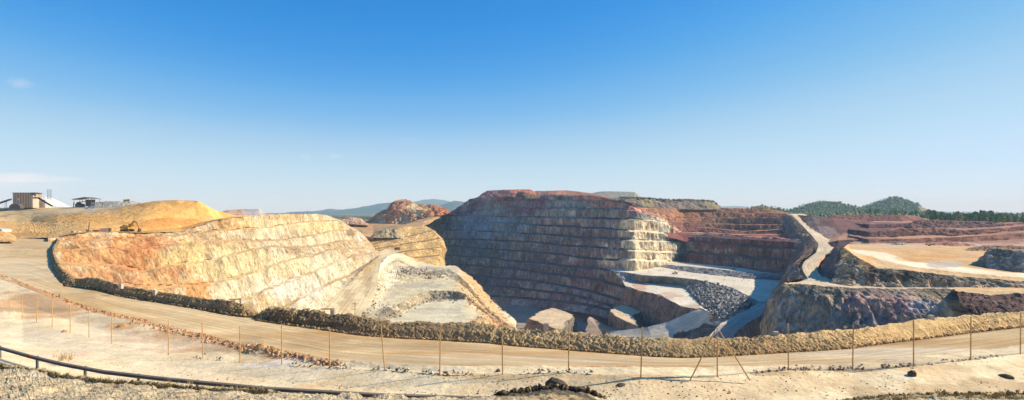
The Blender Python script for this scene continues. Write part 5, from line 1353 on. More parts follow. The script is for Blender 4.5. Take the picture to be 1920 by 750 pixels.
# ---- machines on the orange plateau
excavator('excavator', 'yellow excavator with raised boom at the foot of the orange dump', at(239, 434, 262), R(-12), 1.15)
haul_truck('haul_truck', 'small white and orange truck beside the excavator', at(200, 436.5, 252), R(8), .50, cabp='yellow')
drill_rig('drill_rig', 'rusty drill rig with leaning mast at the wall rim', at(166, 437, 244), R(150), .52, lean=-.22, paint='steel_dark', h=9)
t = empty('tool_container', at(181, 437, 246), R(6)); tag(t, 'small red container between the drill rig and the truck', 'container')
MB().box((0, 0, .62), (2.5, 1.3, 1.2)).build('body', M['red_paint'], t)
MB().box((0, 0, 1.25), (2.6, 1.4, .08)).build('lid', M['steel_dark'], t)
haul_truck('haul_truck', 'pale dump truck cut by the picture edge beside the road', at(-6, 447, 216), R(172), .95, cabp='rust')
haul_truck('haul_truck', 'yellow dump truck up on the grey gravel heap', at(238, 379, 432), R(4), .5, paint='yellow')
for i, (px, s_) in enumerate(((137, .9), (148, .7), (113, .6))):
    rk = MB()
    rk.box((0, 0, .5), (1.7 * s_, 1.1, 1.0 * s_), taper=.7)
    o = rk.build('rock_block', M['concrete'], None); o.location = at(px, 437 if px > 120 else 441, 240); o.rotation_euler = (0, .1, i)
    tag(o, ['pale block at the plateau edge nearest the drill rig', 'small pale block just left of the drill rig', 'pale block where the road berm meets the rim'][[1, 0, 2][i]], 'rock')
# ---- machines inside the mine
excavator('excavator', 'small orange excavator on the middle terrace of the knoll', at(806, 523, 505), R(150), .9)
wheel_loader('wheel_loader', 'yellow wheel loader parked on the wide pale terrace', at(1266, 514, 540), R(160), .85)
drill_rig('drill_rig', 'pale drill rig with upright mast on the ledge under the red slope', at(1356, 503.5, 566), R(30), .62, lean=.03, mast='white_paint', h=11)
drill_rig('drill_rig', 'bulky pale pink drill rig on the ledge nearest the shadow', at(1377, 505.5, 556), R(200), .85, lean=.05, mast='white_paint', h=5)
wheel_loader('wheel_loader', 'dark yellow loader at work behind the flat lot', at(1742, 466, 342), R(20), .72)
haul_truck('haul_truck', 'tiny dark truck parked where the knoll bank meets the ramp', at(745, 469, 612), R(10), .7, paint='rust', cabp='rust')

# ---- processing plant
D_ = 470.0
pb = empty('plant_building', at(41, 389.5, D_), R(-4)); tag(pb, 'brown corrugated plant building with a flat roof', 'building')
w_, h_ = 16.0, 12.2
MB().box((0, 5, h_ / 2), (w_, 10, h_)).build('wall', M['clad'], pb)
for k in range(7):
    MB().box((-w_ / 2 + 1.2 + k * 2.3, -.05, h_ / 2), (.55, .14, h_ - .4)).build('cladding_strip', M['clad_pale'], pb)
MB().box((.3, 5, h_ + .15), (w_ + 1.6, 11, .3)).build('roof', M['steel_dark'], pb)
MB().box((w_ / 2 + .8, 3, h_ * .42), (1.6, 6, h_ * .84)).build('side_bay', M['clad_pale'], pb)
fr = MB()
for x in (w_ / 2 + .1, w_ / 2 + 3.2):
    for y in (.5, 4):
        fr.bar((x, y, h_ * .7), (x, y, h_ + .2), .12, n=4)
fr.box((w_ / 2 + 1.7, 2.2, h_ * .72), (3.4, 4, .25)).box((w_ / 2 + 1.7, 2.2, h_ + .3), (3.6, 4.2, .2)).box((w_ / 2 + 1.4, 2, h_ * .86), (1.2, 1.2, 1.8))
fr.build('rooftop_gantry', M['steel_dark'], pb)
MB().box((-3, -.08, 7.0), (.9, .1, 1.6)).build('window', M['cream_wall'], pb)

ps = empty('pale_shed', at(73, 389.5, 476), 0); tag(ps, 'cream walled shed between the brown building and the white sand', 'building')
MB().box((0, 4, 3.2), (11, 8, 6.4)).build('wall', M['cream_wall'], ps)
MB().prism([(-5.8, 6.4), (5.8, 6.4), (5.8, 6.6), (0, 7.6), (-5.8, 6.7)], -.3, 8.3).build('roof', M['cream_wall'], ps)
MB().box((2.2, -.06, 2), (1.6, .1, 3.4)).build('door', M['clad_pale'], ps)


def conveyor(name, label, a, b, w, legs, mat='steel_dark'):
    a, b = Vector(a), Vector(b)
    t = empty(name, (a.x, a.y, min(a.z, b.z))); tag(t, label, 'conveyor')
    o = t.location
    MB().beam(a - o, b - o, w, .5).build('belt_frame', M[mat], t)
    MB().beam(a - o + Vector((0, 0, .5)), b - o + Vector((0, 0, .5)), w * .8, .3).build('belt', M['rubber'], t)
    for f in legs:
        p = a.lerp(b, f) - o
        MB().bar((p.x - .5, p.y, p.z), (p.x - .9, p.y, -1.0), .14, n=4).bar((p.x + .5, p.y, p.z), (p.x + .9, p.y, -1.0), .14, n=4).build('leg', M['steel_dark'], t)
    return t


conveyor('conveyor', 'dark covered conveyor rising to the brown plant building', at(-40, 395, 468), at(20, 374, 468), 2.6, (.3, .6, .85))
conveyor('conveyor', 'inclined conveyor in front of the white sand stockpile', at(98, 387, 462), at(71, 371, 468), 1.6, (.35, .7))
hp = empty('hopper', at(27, 391, 440), R(5)); tag(hp, 'dark grey feed hopper in front of the brown building', 'hopper')
MB().prism([(-4.2, 0), (4.0, 0), (4.2, 1.6), (2.4, 3.4), (-2.0, 3.6), (-3.6, 2.2)], 0, 4).build('body', M['steel_dark'], hp)
MB().box((0, -.1, 1.2), (5.5, .2, .3)).build('rib', M['galv'], hp)
wheel_loader('wheel_loader', 'yellow wheel loader against the brown plant building', at(41, 389, 452), R(80), .75)
# lattice mast
mt = empty('lattice_mast', at(92.5, 388, 500), 0); tag(mt, 'thin twin-legged steel mast above the white sand stockpile', 'mast')
hm_ = 15.6
for x in (-1.5, 1.5):
    MB().bar((x, 0, 0), (x, 0, hm_), .2, .16, 5).build('leg', M['galv'], mt)
br = MB()
for k in range(8):
    z0, z1 = 2 + k * 1.65, 2 + (k + 1) * 1.65
    br.bar((-1.5, 0, z0), (1.5, 0, z1), .07, n=4).bar((1.5, 0, z0), (-1.5, 0, z1), .07, n=4).bar((-1.5, 0, z1), (1.5, 0, z1), .07, n=4)
br.build('bracing', M['galv'], mt)
# canopy shed
cs_ = empty('canopy_shed', at(160, 389, 455), R(-6)); tag(cs_, 'open canopy shed with a sloping roof over dark machinery', 'shed')
MB().prism([(-8.6, 6.6), (2.2, 8.3), (9.4, 6.9), (9.4, 6.6), (2.2, 7.8), (-8.6, 6.2)], -3.5, 5.5).build('roof', M['tin'], cs_)
for x in (-7.0, -2.0, 3.0, 8.0):
    for y in (-3, 5):
        MB().bar((x, y, 0), (x, y, 7.0), .16, n=5).build('post', M['steel_dark'], cs_)
MB().box((3.6, 1, 3.6), (4.6, 4, 5.4)).build('screen_house', M['steel_dark'], cs_)
MB().box((-4.6, 0, 1.6), (5.0, 4, 2.6)).box((-5.6, 0, 3.4), (2.0, 3, 1.2)).build('crusher', M['steel_dark'], cs_)
MB().beam((-7.4, 1, 4.2), (1.5, 1, 5.2), 1.4, .4).build('walkway', M['galv'], cs_)
ch = MB()
ch.bar((-10.2, 0, 0), (-10.2, 0, 4.0), .3).build('pipe', M['steel_dark'], cs_)

# ================================================================== chain-link fence
posts = [(17.5, 545, 17.5, 589), (41.7, 551, 41.7, 599), (68.7, 553, 68.7, 604.5), (98, 560, 98, 613), (131.6, 570.5, 131.6, 624), (167, 579, 167, 634), (209.5, 586, 209.5, 645), (316, 599, 316, 664), (379, 605, 380.5, 672), (450, 611, 450, 679.5),
         (528, 607, 528.5, 684), (618, 614, 618.5, 690), (714, 607, 722, 691), (826, 608, 824.5, 702.5), (941.5, 608, 942.5, 702), (1067, 611, 1066, 698), (1204.5, 613, 1201, 707.5), (1345, 615, 1345, 706), (1477.5, 607, 1478.5, 694), (1600, 609, 1598.5, 694), (1713, 600, 1713, 687), (1820.5, 594, 1820, 675.5), (1914, 586, 1913, 664.5), (2010, 578, 2010, 652)]
fence = empty('chain_link_fence', at(960, 702, 27.5), 0)
tag(fence, 'rusty chain-link fence on thin posts along the haul road', 'fence')
fo = fence.location
fbD = dline([(a, c) for a, b, c in FB])
ends = []
for (tx, ty, bx, by) in posts:
    D = fbD(bx)
    b = at(bx, by + 2, D); tp = at(tx, ty, D)
    ends.append((b, tp))
    MB().bar(b - fo - Vector((0, 0, .25)), tp - fo, .033, .030, 7).build('post', M['post'], fence)
for i, (lx, ly, tx, ty) in enumerate(((1294, 713, 1340, 622), (1406, 713, 1349, 621))):
    D = fbD(1345)
    MB().bar(at(lx, ly, D - (.6 if i == 0 else .5)) - fo, at(tx, ty, D) - fo, .033, .030, 7).build('brace', M['post'], fence)


def wire_panel(b0, t0, b1, t1, rw=.0012):
    """diamond wires between two posts, each a thin three-sided strand"""
    m = MB()
    L = ((b1 - b0).length + (t1 - t0).length) / 2
    h = ((t0 - b0).length + (t1 - b1).length) / 2
    sp = .085
    def P(u, v):
        u = min(max(u, 0), 1); v = min(max(v, 0), 1)
        sag = .03 * math.sin(math.pi * u)
        return (b0 * (1 - u) + b1 * u) * (1 - v) + (t0 * (1 - u) + t1 * u) * v - Vector((0, 0, sag)) + Vector((0, 0, .06 * (1 - v)))
    n = int((L + h) / sp)
    for k in range(n):
        s = k * sp
        for d in (1, -1):
            # line from (s,0) going up at 45 degrees, or mirrored
            x0, x1 = (s - h, s) if d < 0 else (s - h, s)
            pts = []
            for xa, va in ((x0, 0.0), (x1, 1.0)):
                pts.append((xa, va))
            (xa, va), (xb, vb) = pts
            if d < 0:
                va, vb = 1.0, 0.0
            if xa < 0:
                f = (0 - xa) / (xb - xa); va = va + (vb - va) * f; xa = 0
            if xb > L:
                f = (L - xa) / (xb - xa); vb = va + (vb - va) * f; xb = L
            if xb - xa < .02:
                continue
            m.bar(P(xa / L, va) - fo, P(xb / L, vb) - fo, rw, n=3, caps=False)
    for v in (.02, .5, .985):
        m.bar(P(0, v) - fo, P(1, v) - fo, rw * 2.2, n=3, caps=False)
    return m


for i in range(len(ends) - 1):
    wire_panel(*ends[i], *ends[i + 1], .0006 if i < 9 else .0014).build('wire_mesh', M['wire'], fence)

# ================================================================== guard rail
gr = empty('guard_rail', at(70, 692, 31), 0)
tag(gr, 'dull steel guard rail curving away beside the paved road', 'guard rail')
go = gr.location
gxs = np.linspace(-350, 930, 80)
gp = resample(RAILG, gxs)
gp3 = [Vector(p) for p in to3(gp)]
prof = [(.03, .52), (-.04, .555), (-.04, .585), (.03, .61), (.03, .63), (-.04, .66), (-.04, .69), (.03, .73)]
V_ = np.zeros((len(gp3), len(prof) * 2, 3))
for i, p in enumerate(gp3):
    d = (gp3[min(i + 1, len(gp3) - 1)] - gp3[max(i - 1, 0)]); d.z = 0; d.normalize()
    nrm_ = Vector((d.y, -d.x, 0))
    for j, (o_, z_) in enumerate(prof):
        V_[i, j] = p + nrm_ * (-o_ + .12) + Vector((0, 0, z_)) - go
        V_[i, len(prof) * 2 - 1 - j] = p + nrm_ * (-o_ + .105) + Vector((0, 0, z_)) - go
V_ = np.concatenate([V_, V_[:, :1]], 1)
rm = grid_mesh('rail', V_)
M['rail'] = plain_mat('weathered rail steel', (150, 134, 114), .6, .2, 1.0, .1)
rm.materials.append(M['rail'])
link(bpy.data.objects.new('rail', rm), gr)
s_acc, last_p = 0, None
pp = resample(RAILG, np.array([-330, -230, -140, -60, 0, 70, 160, 260, 370, 490, 620, 760, 900], float))
for p in to3(pp):
    p = Vector(p)
    MB().box(p - go + Vector((0, 0, .26)), (.11, .09, .90)).build('post', M['galv'], gr)
rp = Vector(to3(resample(RAILG, np.array([63.0])))[0])
MB().prism([(-.09, .58), (.09, .62), (.09, .72), (-.09, .76)], -.24, -.20).build('reflector', M['amber'], gr).location = rp - go

# ================================================================== marker blocks, pole
for (px, py, hh, lb) in ((227, 539, 1.0, 'small concrete marker on the shaded berm nearest its bend'), (291, 551, 1.0, 'concrete marker in the middle of the shaded berm'),
                         (1024, 617, 1.05, 'pale concrete marker block on the berm below the flat rock mound'), (1455, 633, .95, 'pinkish concrete marker block on the berm under the dark cliff'), (1746, 601, .95, 'concrete marker block on the sandy sunlit berm')):
    D = (74.5 if px < 250 else 71) if px < 400 else (48 if px < 1200 else (46.6 if px < 1600 else 51.5))
    c = empty('concrete_marker', at(px, py, D), R(random.uniform(-20, 20))); tag(c, lb, 'concrete block')
    MB().box((0, 0, .15), (.40, .40, .62 * hh), taper=.92).build('block', M['concrete'], c)
    MB().box((0, 0, .15 + .33 * hh), (.34, .34, .05)).build('cap', M['concrete'], c)
for (px, py, D, lb) in ((447, 572, 63, 'low plank barrier on a post at the end of the shaded berm'), (620, 592, 55, 'grey drum with a plank on the dark stretch of berm')):
    c = empty('barrier', at(px, py, D), R(5)); tag(c, lb, 'barrier')
    MB().bar((.25, 0, -.4), (.25, 0, .62), .28 if px > 500 else .12, n=10).build('drum' if px > 500 else 'post', M['concrete'], c)
    MB().box((-.3, 0, .66), (1.3, .12, .12)).build('plank', M['wood'], c)
up = empty('utility_pole', at(666, 592, 352), 0); tag(up, 'wooden utility pole with crossarms behind the berm', 'utility pole')
MB().bar((-.55, 0, -3), (-.2, 0, 8.4), .16, .13, 6).bar((.55, 0, -3), (.2, 0, 8.4), .16, .13, 6).build('pole', M['wood'], up)
MB().beam((-2.2, 0, 7.4), (2.2, 0, 7.4), .2, .24).build('crossarm', M['wood'], up)
MB().beam((-3.0, 0, 4.0), (1.2, 0, 4.0), .2, .24).build('crossarm', M['wood'], up)
for x in (-1.8, 0, 1.8):
    MB().bar((x, 0, 7.5), (x, 0, 8.1), .12, n=6).build('insulator', M['cream_wall'], up)

# ================================================================== boulders, rubble, pebbles, grass
def rock_mesh(name, s, seed, mat, flat=1.0, sub=2):
    import bmesh
    bm = bmesh.new()
    bmesh.ops.create_icosphere(bm, subdivisions=sub, radius=1.0)
    vs = np.array([v.co[:] for v in bm.verts])
    n = fbm(vs[:, 0] * 1.3 + seed * 7.1, vs[:, 1] * 1.3 + seed, vs[:, 2] * 1.3, 3, .6)
    k = .62 + .8 * n
    for v, kk in zip(bm.verts, k):
        v.co = Vector((v.co.x * kk * s[0], v.co.y * kk * s[1], max(v.co.z * kk, -.45) * s[2] * flat))
    me = bpy.data.meshes.new(name); bm.to_mesh(me); bm.free()
    me.materials.append(mat)
    return me


for i, (px, py, D, s, mt_, lb) in enumerate(((491, 653, 38.6, (.40, .36, .36), 'boulder', 'large round tan boulder at the road edge, the bigger of the touching pair'), (477, 652, 38.8, (.30, .26, .22), 'boulder', 'smaller darker boulder touching the large round one'),
                                            (1046, 733, 20.5, (.52, .4, .42), 'boulder_dark', 'dark angular rock on the stony bank edge'), (230, 613, 49, (.42, .3, .28), 'boulder', 'lone tan rock on the reddish strip left of the rubble line'),
                                            (1710, 705, 26.5, (.24, .2, .24), 'boulder_dark', 'dark tuft-like stone on the ground right of the fence braces'), (1885, 707, 26.5, (.34, .18, .16), 'boulder_dark', 'flat dark stone near the far end of the fence'), (1166, 722, 25.0, (.22, .14, .08), 'boulder_dark', 'small flat dark stone below the berm marker'),
                                            (934, 697, 27.9, (.13, .12, .15), 'boulder_dark', 'little square dark stone beside a fence post'), (122, 623, 46.5, (.26, .2, .18), 'boulder', 'small tan rock against the fence foot'))):
    o = link(bpy.data.objects.new('boulder', rock_mesh('boulder', s, i + 2.3, M[mt_])))
    gv, gpx = GROUND[-1]
    k_ = np.argmin((gpx[..., 0] - px) ** 2 + (gpx[..., 1] - py) ** 2)
    o.location = at(px, py, D) if px == 1046 else Vector(gv.reshape(-1, 3)[k_]); o.rotation_euler = (0, 0, i * 1.1)
    tag(o, lb, 'rock')


def scatter_rocks(name, label, pts, sizes, rgb_list, mat='berm'):
    base_v = np.array([(-.5, -.45, 0), (.5, -.5, .05), (.55, .45, 0), (-.45, .5, .05), (-.3, -.25, .55), (.28, -.3, .7), (.3, .25, .6), (-.25, .3, .75)])
    fs = np.array([(3, 2, 1, 0), (4, 5, 6, 7), (0, 1, 5, 4), (1, 2, 6, 5), (2, 3, 7, 6), (3, 0, 4, 7)])
    n = len(pts)
    ang = RNG.random(n) * 6.28
    jit = 1 + (RNG.random((n, 8, 3)) - .5) * .7
    v = base_v[None] * jit
    x = v[..., 0] * np.cos(ang)[:, None] - v[..., 1] * np.sin(ang)[:, None]
    y = v[..., 0] * np.sin(ang)[:, None] + v[..., 1] * np.cos(ang)[:, None]
    v = np.stack([x, y, v[..., 2] - .12], -1) * sizes[:, None, None] + pts[:, None, :]
    f = (fs[None] + (np.arange(n) * 8)[:, None, None]).reshape(-1, 4)
    me = bpy.data.meshes.new(name)
    me.vertices.add(n * 8); me.vertices.foreach_set('co', v.reshape(-1).astype(np.float32))
    me.loops.add(f.size); me.polygons.add(len(f))
    me.loops.foreach_set('vertex_index', f.reshape(-1).astype(np.int32))
    me.polygons.foreach_set('loop_start', np.arange(len(f), dtype=np.int32) * 4)
    me.update(calc_edges=True)
    cl = np.array([srgb(c) for c in rgb_list])[RNG.integers(0, len(rgb_list), n)]
    cl = np.repeat(cl * (0.75 + .5 * RNG.random((n, 1))), 8, 0)
    a = me.color_attributes.new('Col', 'FLOAT_COLOR', 'POINT')
    a.data.foreach_set('color', np.concatenate([cl, np.ones((n * 8, 1))], 1).reshape(-1).astype(np.float32))
    me.materials.append(M[mat])
    return tag(link(bpy.data.objects.new(name, me)), label, 'rubble', kind='stuff')


def along(curve, n, spread_px, dz=0.0, x0=None, x1=None, spread_d=0.0):
    xs = RNG.uniform(x0, x1, n)
    p = resample(curve, np.sort(xs))
    p[:, 1] += RNG.normal(0, spread_px, n)
    q = to3(p)
    q[:, 2] += dz
    return q


R0n = [PZ(a, (HY - b) / F * c, c - .5) for a, b, c in R0x]
def band(n, x0, x1, seed):
    """points on the dirt ground in a band just inside the road edge"""
    gv, gpx = GROUND[-1]
    rg = np.random.default_rng(seed)
    r0 = np.array(R0x); off = gpx[..., 1] - np.interp(gpx[..., 0], r0[:, 0], r0[:, 1])
    wd = np.interp(gpx[..., 0], [-100, 220, 260, 380, 480, 640], [4, 5, 13, 13, 14, 5])
    ok = np.argwhere((gpx[..., 0] > x0) & (gpx[..., 0] < x1) & (off > -1) & (off < wd))
    wgt = 1 - .85 * np.clip(off[ok[:, 0], ok[:, 1]] / wd[ok[:, 0], ok[:, 1]], 0, 1)
    idx = ok[rg.choice(len(ok), n, p=wgt / wgt.sum())]
    p = gv[idx[:, 0], idx[:, 1]].copy()
    p[:, :2] += rg.normal(0, .08, (n, 2))
    return p


scatter_rocks('rubble', 'reddish rubble heaped along the near edge of the haul road', band(1700, 222, 640, 1), .04 + .22 * RNG.random(1700) ** 4, [(190, 140, 94), (206, 160, 112), (166, 120, 84), (218, 180, 132)])
scatter_rocks('rubble', 'loose brown rubble at the left road edge', band(420, -60, 230, 2), .05 + .22 * RNG.random(420) ** 3, [(186, 128, 78), (200, 146, 96)])
scatter_rocks('rubble', 'dark clods littering the foot of the long berm', along([(a, b + .5, c - .4) for a, b, c in b2], 1600, 1.2, 0.0, 480, 1990), RNG.uniform(.08, .28, 1600), [(160, 128, 86), (186, 152, 102), (130, 104, 72)])
scatter_rocks('rubble', 'dark clods at the foot of the shaded berm', along([(a, b + .5, c - .4) for a, b, c in b1[6:]], 400, 1.0, 0.0, 118, 480), RNG.uniform(.1, .3, 400), [(150, 122, 84), (128, 104, 74)])
scatter_rocks('rubble', 'grey gravel and litter heaps along the fence foot', np.concatenate([along(FB, k, 3.2, .02, a, b) for a, b, k in ((360, 420, 90), (540, 660, 160), (700, 770, 130), (790, 890, 130), (980, 1110, 140), (1410, 1540, 220), (1550, 1620, 160), (1650, 1720, 110), (1740, 1880, 140))]), (.02 + .12 * RNG.random(1280) ** 3), [(206, 194, 172), (176, 160, 134), (130, 112, 88), (226, 214, 194)])


def on_strip(n, c0, c1, x0, x1):
    xs = RNG.uniform(x0, x1, n); t = RNG.random(n)[:, None]
    A, B = resample(c0, xs), resample(c1, xs)
    return to3(A * (1 - t) + B * t)


scatter_rocks('pebbles', 'pebbles scattered over the pale ground', on_strip(2600, FB, RAILG, -100, 2050), RNG.uniform(.015, .075, 2600), [(196, 166, 120), (150, 122, 88), (120, 98, 72), (222, 200, 160)])
bk2 = [PZ(a, (HY - b) / F * c + .6, c - 3.0) for a, b, c in BK]
scatter_rocks('gravel', 'stones along the crest of the viewpoint bank', along([(a, b, c) for a, b, c in BK], 1100, 1.5, .03, -20, 520), RNG.uniform(.03, .12, 1100), [(206, 186, 142), (176, 152, 108), (110, 94, 66)], 'scrub')
scatter_rocks('gravel', 'black stones on the hump of the viewpoint bank', along([(a, b + 2, c) for a, b, c in BK], 700, 3.0, .03, 930, 1135), RNG.uniform(.05, .20, 700), [(76, 66, 54), (104, 90, 70), (58, 50, 42), (160, 136, 100)], 'scrub')
scatter_rocks('gravel', 'scrubby stones along the right part of the bank', along([(a, b + 2, c) for a, b, c in BK], 700, 2.5, .02, 1560, 1960), RNG.uniform(.03, .12, 700), [(186, 160, 112), (120, 102, 70), (206, 184, 140)], 'scrub')


def grass(name, label, pts, hts, rgb):
    v, f = [], []
    for p, h in zip(pts, hts):
        for k in range(7):
            a = random.random() * 6.28; l = random.uniform(.1, .5) * h
            b0 = np.array(p) + np.array([random.uniform(-.06, .06), random.uniform(-.06, .06), -.02])
            tip = b0 + np.array([math.cos(a) * l, math.sin(a) * l, h * random.uniform(.6, 1)])
            w = np.array([-math.sin(a), math.cos(a), 0]) * .008
            n = len(v); v += [b0 - w, b0 + w, tip]; f.append((n, n + 1, n + 2))
    me = poly_mesh(name, v, f); me.materials.append(plain_mat(name, rgb, .9, .3, 5))
    return tag(link(bpy.data.objects.new(name, me)), label, 'grass', kind='stuff')


grass('dry_grass', 'straw-coloured dry grass on the bank and beside the guard rail',
      np.concatenate([along(BK, 420, 4, -.02, -20, 520), along([(a, b + 4, c - 1) for a, b, c in BK], 300, 4, -.02, 1580, 1960), on_strip(26, [(105, 668, 34), (140, 672, 33)], [(105, 676, 33), (140, 680, 32)], 100, 135), on_strip(60, FB, RAILG, 0, 1900)]),
      np.concatenate([RNG.uniform(.08, .3, 420), RNG.uniform(.06, .25, 300), RNG.uniform(.3, .6, 26), RNG.uniform(.06, .16, 60)]), (176, 154, 100))

# blasted rock on the grey rubble heap
hp_r = []
for (c0, c1, k) in ((h0, h1, 500), (h1, h2, 800), (h2, h3, 600)):
    A = np.array(c0, float); B = np.array(c1, float)
    u = RNG.random(k) * (len(A) - 1); i0 = u.astype(int); fu = (u - i0)[:, None]; tv = RNG.random(k)[:, None]
    hp_r.append(to3((A[i0] * (1 - fu) + A[i0 + 1] * fu) * (1 - tv) + (B[i0] * (1 - fu) + B[i0 + 1] * fu) * tv))
hp_r = np.concatenate(hp_r)
scatter_rocks('rubble', 'grey blasted blocks lying on the rubble heap', hp_r, .5 + 2.2 * RNG.random(len(hp_r)) ** 3, [(150, 146, 136), (182, 174, 158), (112, 110, 108)], 'rock_mid')

def on_rows(c0, c1, k, seed):
    rg = np.random.default_rng(seed)
    A = np.array(c0, float); B = np.array(c1, float)
    u = rg.random(k) * (len(A) - 1); i0 = u.astype(int); fu = (u - i0)[:, None]; tv = rg.random(k)[:, None] ** 2
    return to3((A[i0] * (1 - fu) + A[i0 + 1] * fu) * (1 - tv) + (B[i0] * (1 - fu) + B[i0 + 1] * fu) * tv)


scatter_rocks('rubble', 'fallen rock along the backs of the pale terraces', np.concatenate([on_rows(fa_back, fa_mid, 260, 3), on_rows(fb_back, fb_front, 200, 4), on_rows(lg0, lg1, 80, 5)]), .25 + 1.1 * RNG.random(540) ** 4, [(170, 162, 148), (196, 182, 158), (130, 124, 116)], 'rock_mid')
scatter_rocks('rubble', 'fallen rock on the terraces of the pale knoll', np.concatenate([on_rows(k2, k3, 350, 6), on_rows(k4, k5, 260, 7)]), .15 + .9 * RNG.random(610) ** 4, [(196, 180, 148), (150, 140, 120), (214, 196, 162)], 'rock_mid')

KN = GROUND[3]


def knoll_line(poly, n, spread, seed):
    rg = np.random.default_rng(seed)
    p = np.array(poly, float)
    seg = np.concatenate([[0], np.cumsum(np.hypot(np.diff(p[:, 0]), np.diff(p[:, 1])))])
    t = rg.random(n) * seg[-1]
    x = np.interp(t, seg, p[:, 0]) + rg.normal(0, spread, n); y = np.interp(t, seg, p[:, 1]) + rg.normal(0, spread * .6, n)
    kv, kp = KN
    fx_, fy_ = kp[..., 0].ravel(), kp[..., 1].ravel()
    idx = [int(np.argmin((fx_ - a) ** 2 + (fy_ - b) ** 2)) for a, b in zip(x, y)]
    return kv.reshape(-1, 3)[idx] + rg.normal(0, .5, (n, 3)) * np.array([1, 1, .1])


GRB = [(146, 136, 116), (172, 160, 134), (120, 112, 98), (186, 172, 142)]
for lb, poly, n, spr, mx in (('dark rubble strewn under the upper strip of the knoll', [(735, 520), (760, 512), (790, 511), (815, 515), (838, 517)], 420, 4.0, 2.6), ('line of dark rocks along the edge of the lowest terrace', [(850, 546), (868, 558), (885, 570), (900, 582), (912, 592)], 220, 2.2, 2.2),
                             ('rubble at the foot of the middle step of the knoll', [(770, 577), (795, 565), (825, 564), (860, 563)], 260, 2.5, 1.8), ('scree below the white bank beside the ramp', [(705, 520), (712, 545), (706, 566), (722, 580), (745, 590)], 320, 5.0, 1.8),
                             ('brown scree on the outer flank of the knoll', [(870, 535), (890, 555), (915, 580), (940, 605)], 380, 8.0, 2.0)):
    scatter_rocks('rubble', lb, knoll_line(poly, n, spr * 1.6, n), .22 + .62 * mx * RNG.random(n) ** 3, GRB if 'brown' not in lb else [(190, 150, 100), (160, 124, 84), (210, 172, 120)], 'rock_mid')

# ================================================================== trees
M['leaf'] = earth_mat('pine foliage', 3.0, 0, 1.0, (.6, 1.4), .3)
M['bark'] = plain_mat('bark', (84, 68, 52), .9, .2)


def crown_mesh(seed, h, r, shape, hue):
    rg = np.random.default_rng(seed)
    n = 420
    t = rg.random(n) ** .8
    zc_ = h * (.08 + .92 * t)
    if shape == 'cone':
        rad = r * (1 - t) ** .75 + .12 * r
    else:
        rad = r * np.sqrt(np.clip(1 - (2 * t - .9) ** 2 * .8, .05, 1))
    a = rg.random(n) * 6.283
    lump = .7 + .5 * np.sin(a * 3 + seed + t * 9) * .5 + .25 * rg.random(n)
    rr = rad * lump * np.sqrt(rg.uniform(.35, 1, n))
    c = np.stack([np.cos(a) * rr, np.sin(a) * rr, zc_], -1)
    s = h * .055 * rg.uniform(.6, 1.4, n)
    d1 = rg.normal(size=(n, 3)); d1 /= np.linalg.norm(d1, axis=1, keepdims=True)
    d2 = np.cross(d1, rg.normal(size=(n, 3))); d2 /= np.linalg.norm(d2, axis=1, keepdims=True)
    v = np.stack([c + d1 * s[:, None], c + d2 * s[:, None], c - d1 * s[:, None] * .9, c - d2 * s[:, None]], 1).reshape(-1, 3)
    f = [(4 * i, 4 * i + 1, 4 * i + 2, 4 * i + 3) for i in range(n)]
    col = srgb(hue)[None] * rg.uniform(.7, 1.35, (n, 1))
    me = poly_mesh('crown', v, f, False, np.repeat(col, 4, 0))
    me.materials.append(M['leaf'])
    return me


def trunk_mesh(h, seed):
    m = MB(); m.bar((0, 0, -.5), (.1, 0, h * .55), h * .022, h * .012, 6).bar((.1, 0, h * .55), (0, .1, h * .9), h * .012, h * .004, 5)
    m.bar((.05, 0, h * .35), (h * .12, .05, h * .5), h * .008, h * .003, 4).bar((.05, 0, h * .45), (-h * .1, -.1, h * .6), h * .008, h * .003, 4)
    me = poly_mesh('trunk', m.v, m.f); me.materials.append(M['bark'])
    return me


KT = [('conifer_tree', 'dark green pointed conifer in the tree line behind the maroon rubble ridge', 'cone', (112, 138, 80), 2.3), ('conifer_tree', 'dark green pointed conifer in the tree line behind the maroon rubble ridge', 'cone', (126, 148, 86), 2.0),
      ('round_tree', 'round-crowned mid green tree in the tree line behind the maroon rubble ridge', 'round', (140, 152, 88), 2.9), ('round_tree', 'round-crowned mid green tree in the tree line behind the maroon rubble ridge', 'round', (124, 142, 82), 3.2),
      ('bushy_tree', 'pale olive bushy tree in the tree line behind the maroon rubble ridge', 'round', (170, 166, 110), 2.6)]
kinds = [(n, lb, crown_mesh(60 + i, 9.0, r, sh, hue), trunk_mesh(9.0, i)) for i, (n, lb, sh, hue, r) in enumerate(KT)]


def plant_tree(k, loc, s, rz, label=None, group='trees in the tree line'):
    n, lb, cm, tm = kinds[k]
    t = empty(n, loc, rz); t.scale = (s * random.uniform(.85, 1.2), s * random.uniform(.85, 1.2), s)
    tag(t, label or lb, 'tree', group)
    link(bpy.data.objects.new('crown', cm), t); link(bpy.data.objects.new('trunk', tm), t)
    return t


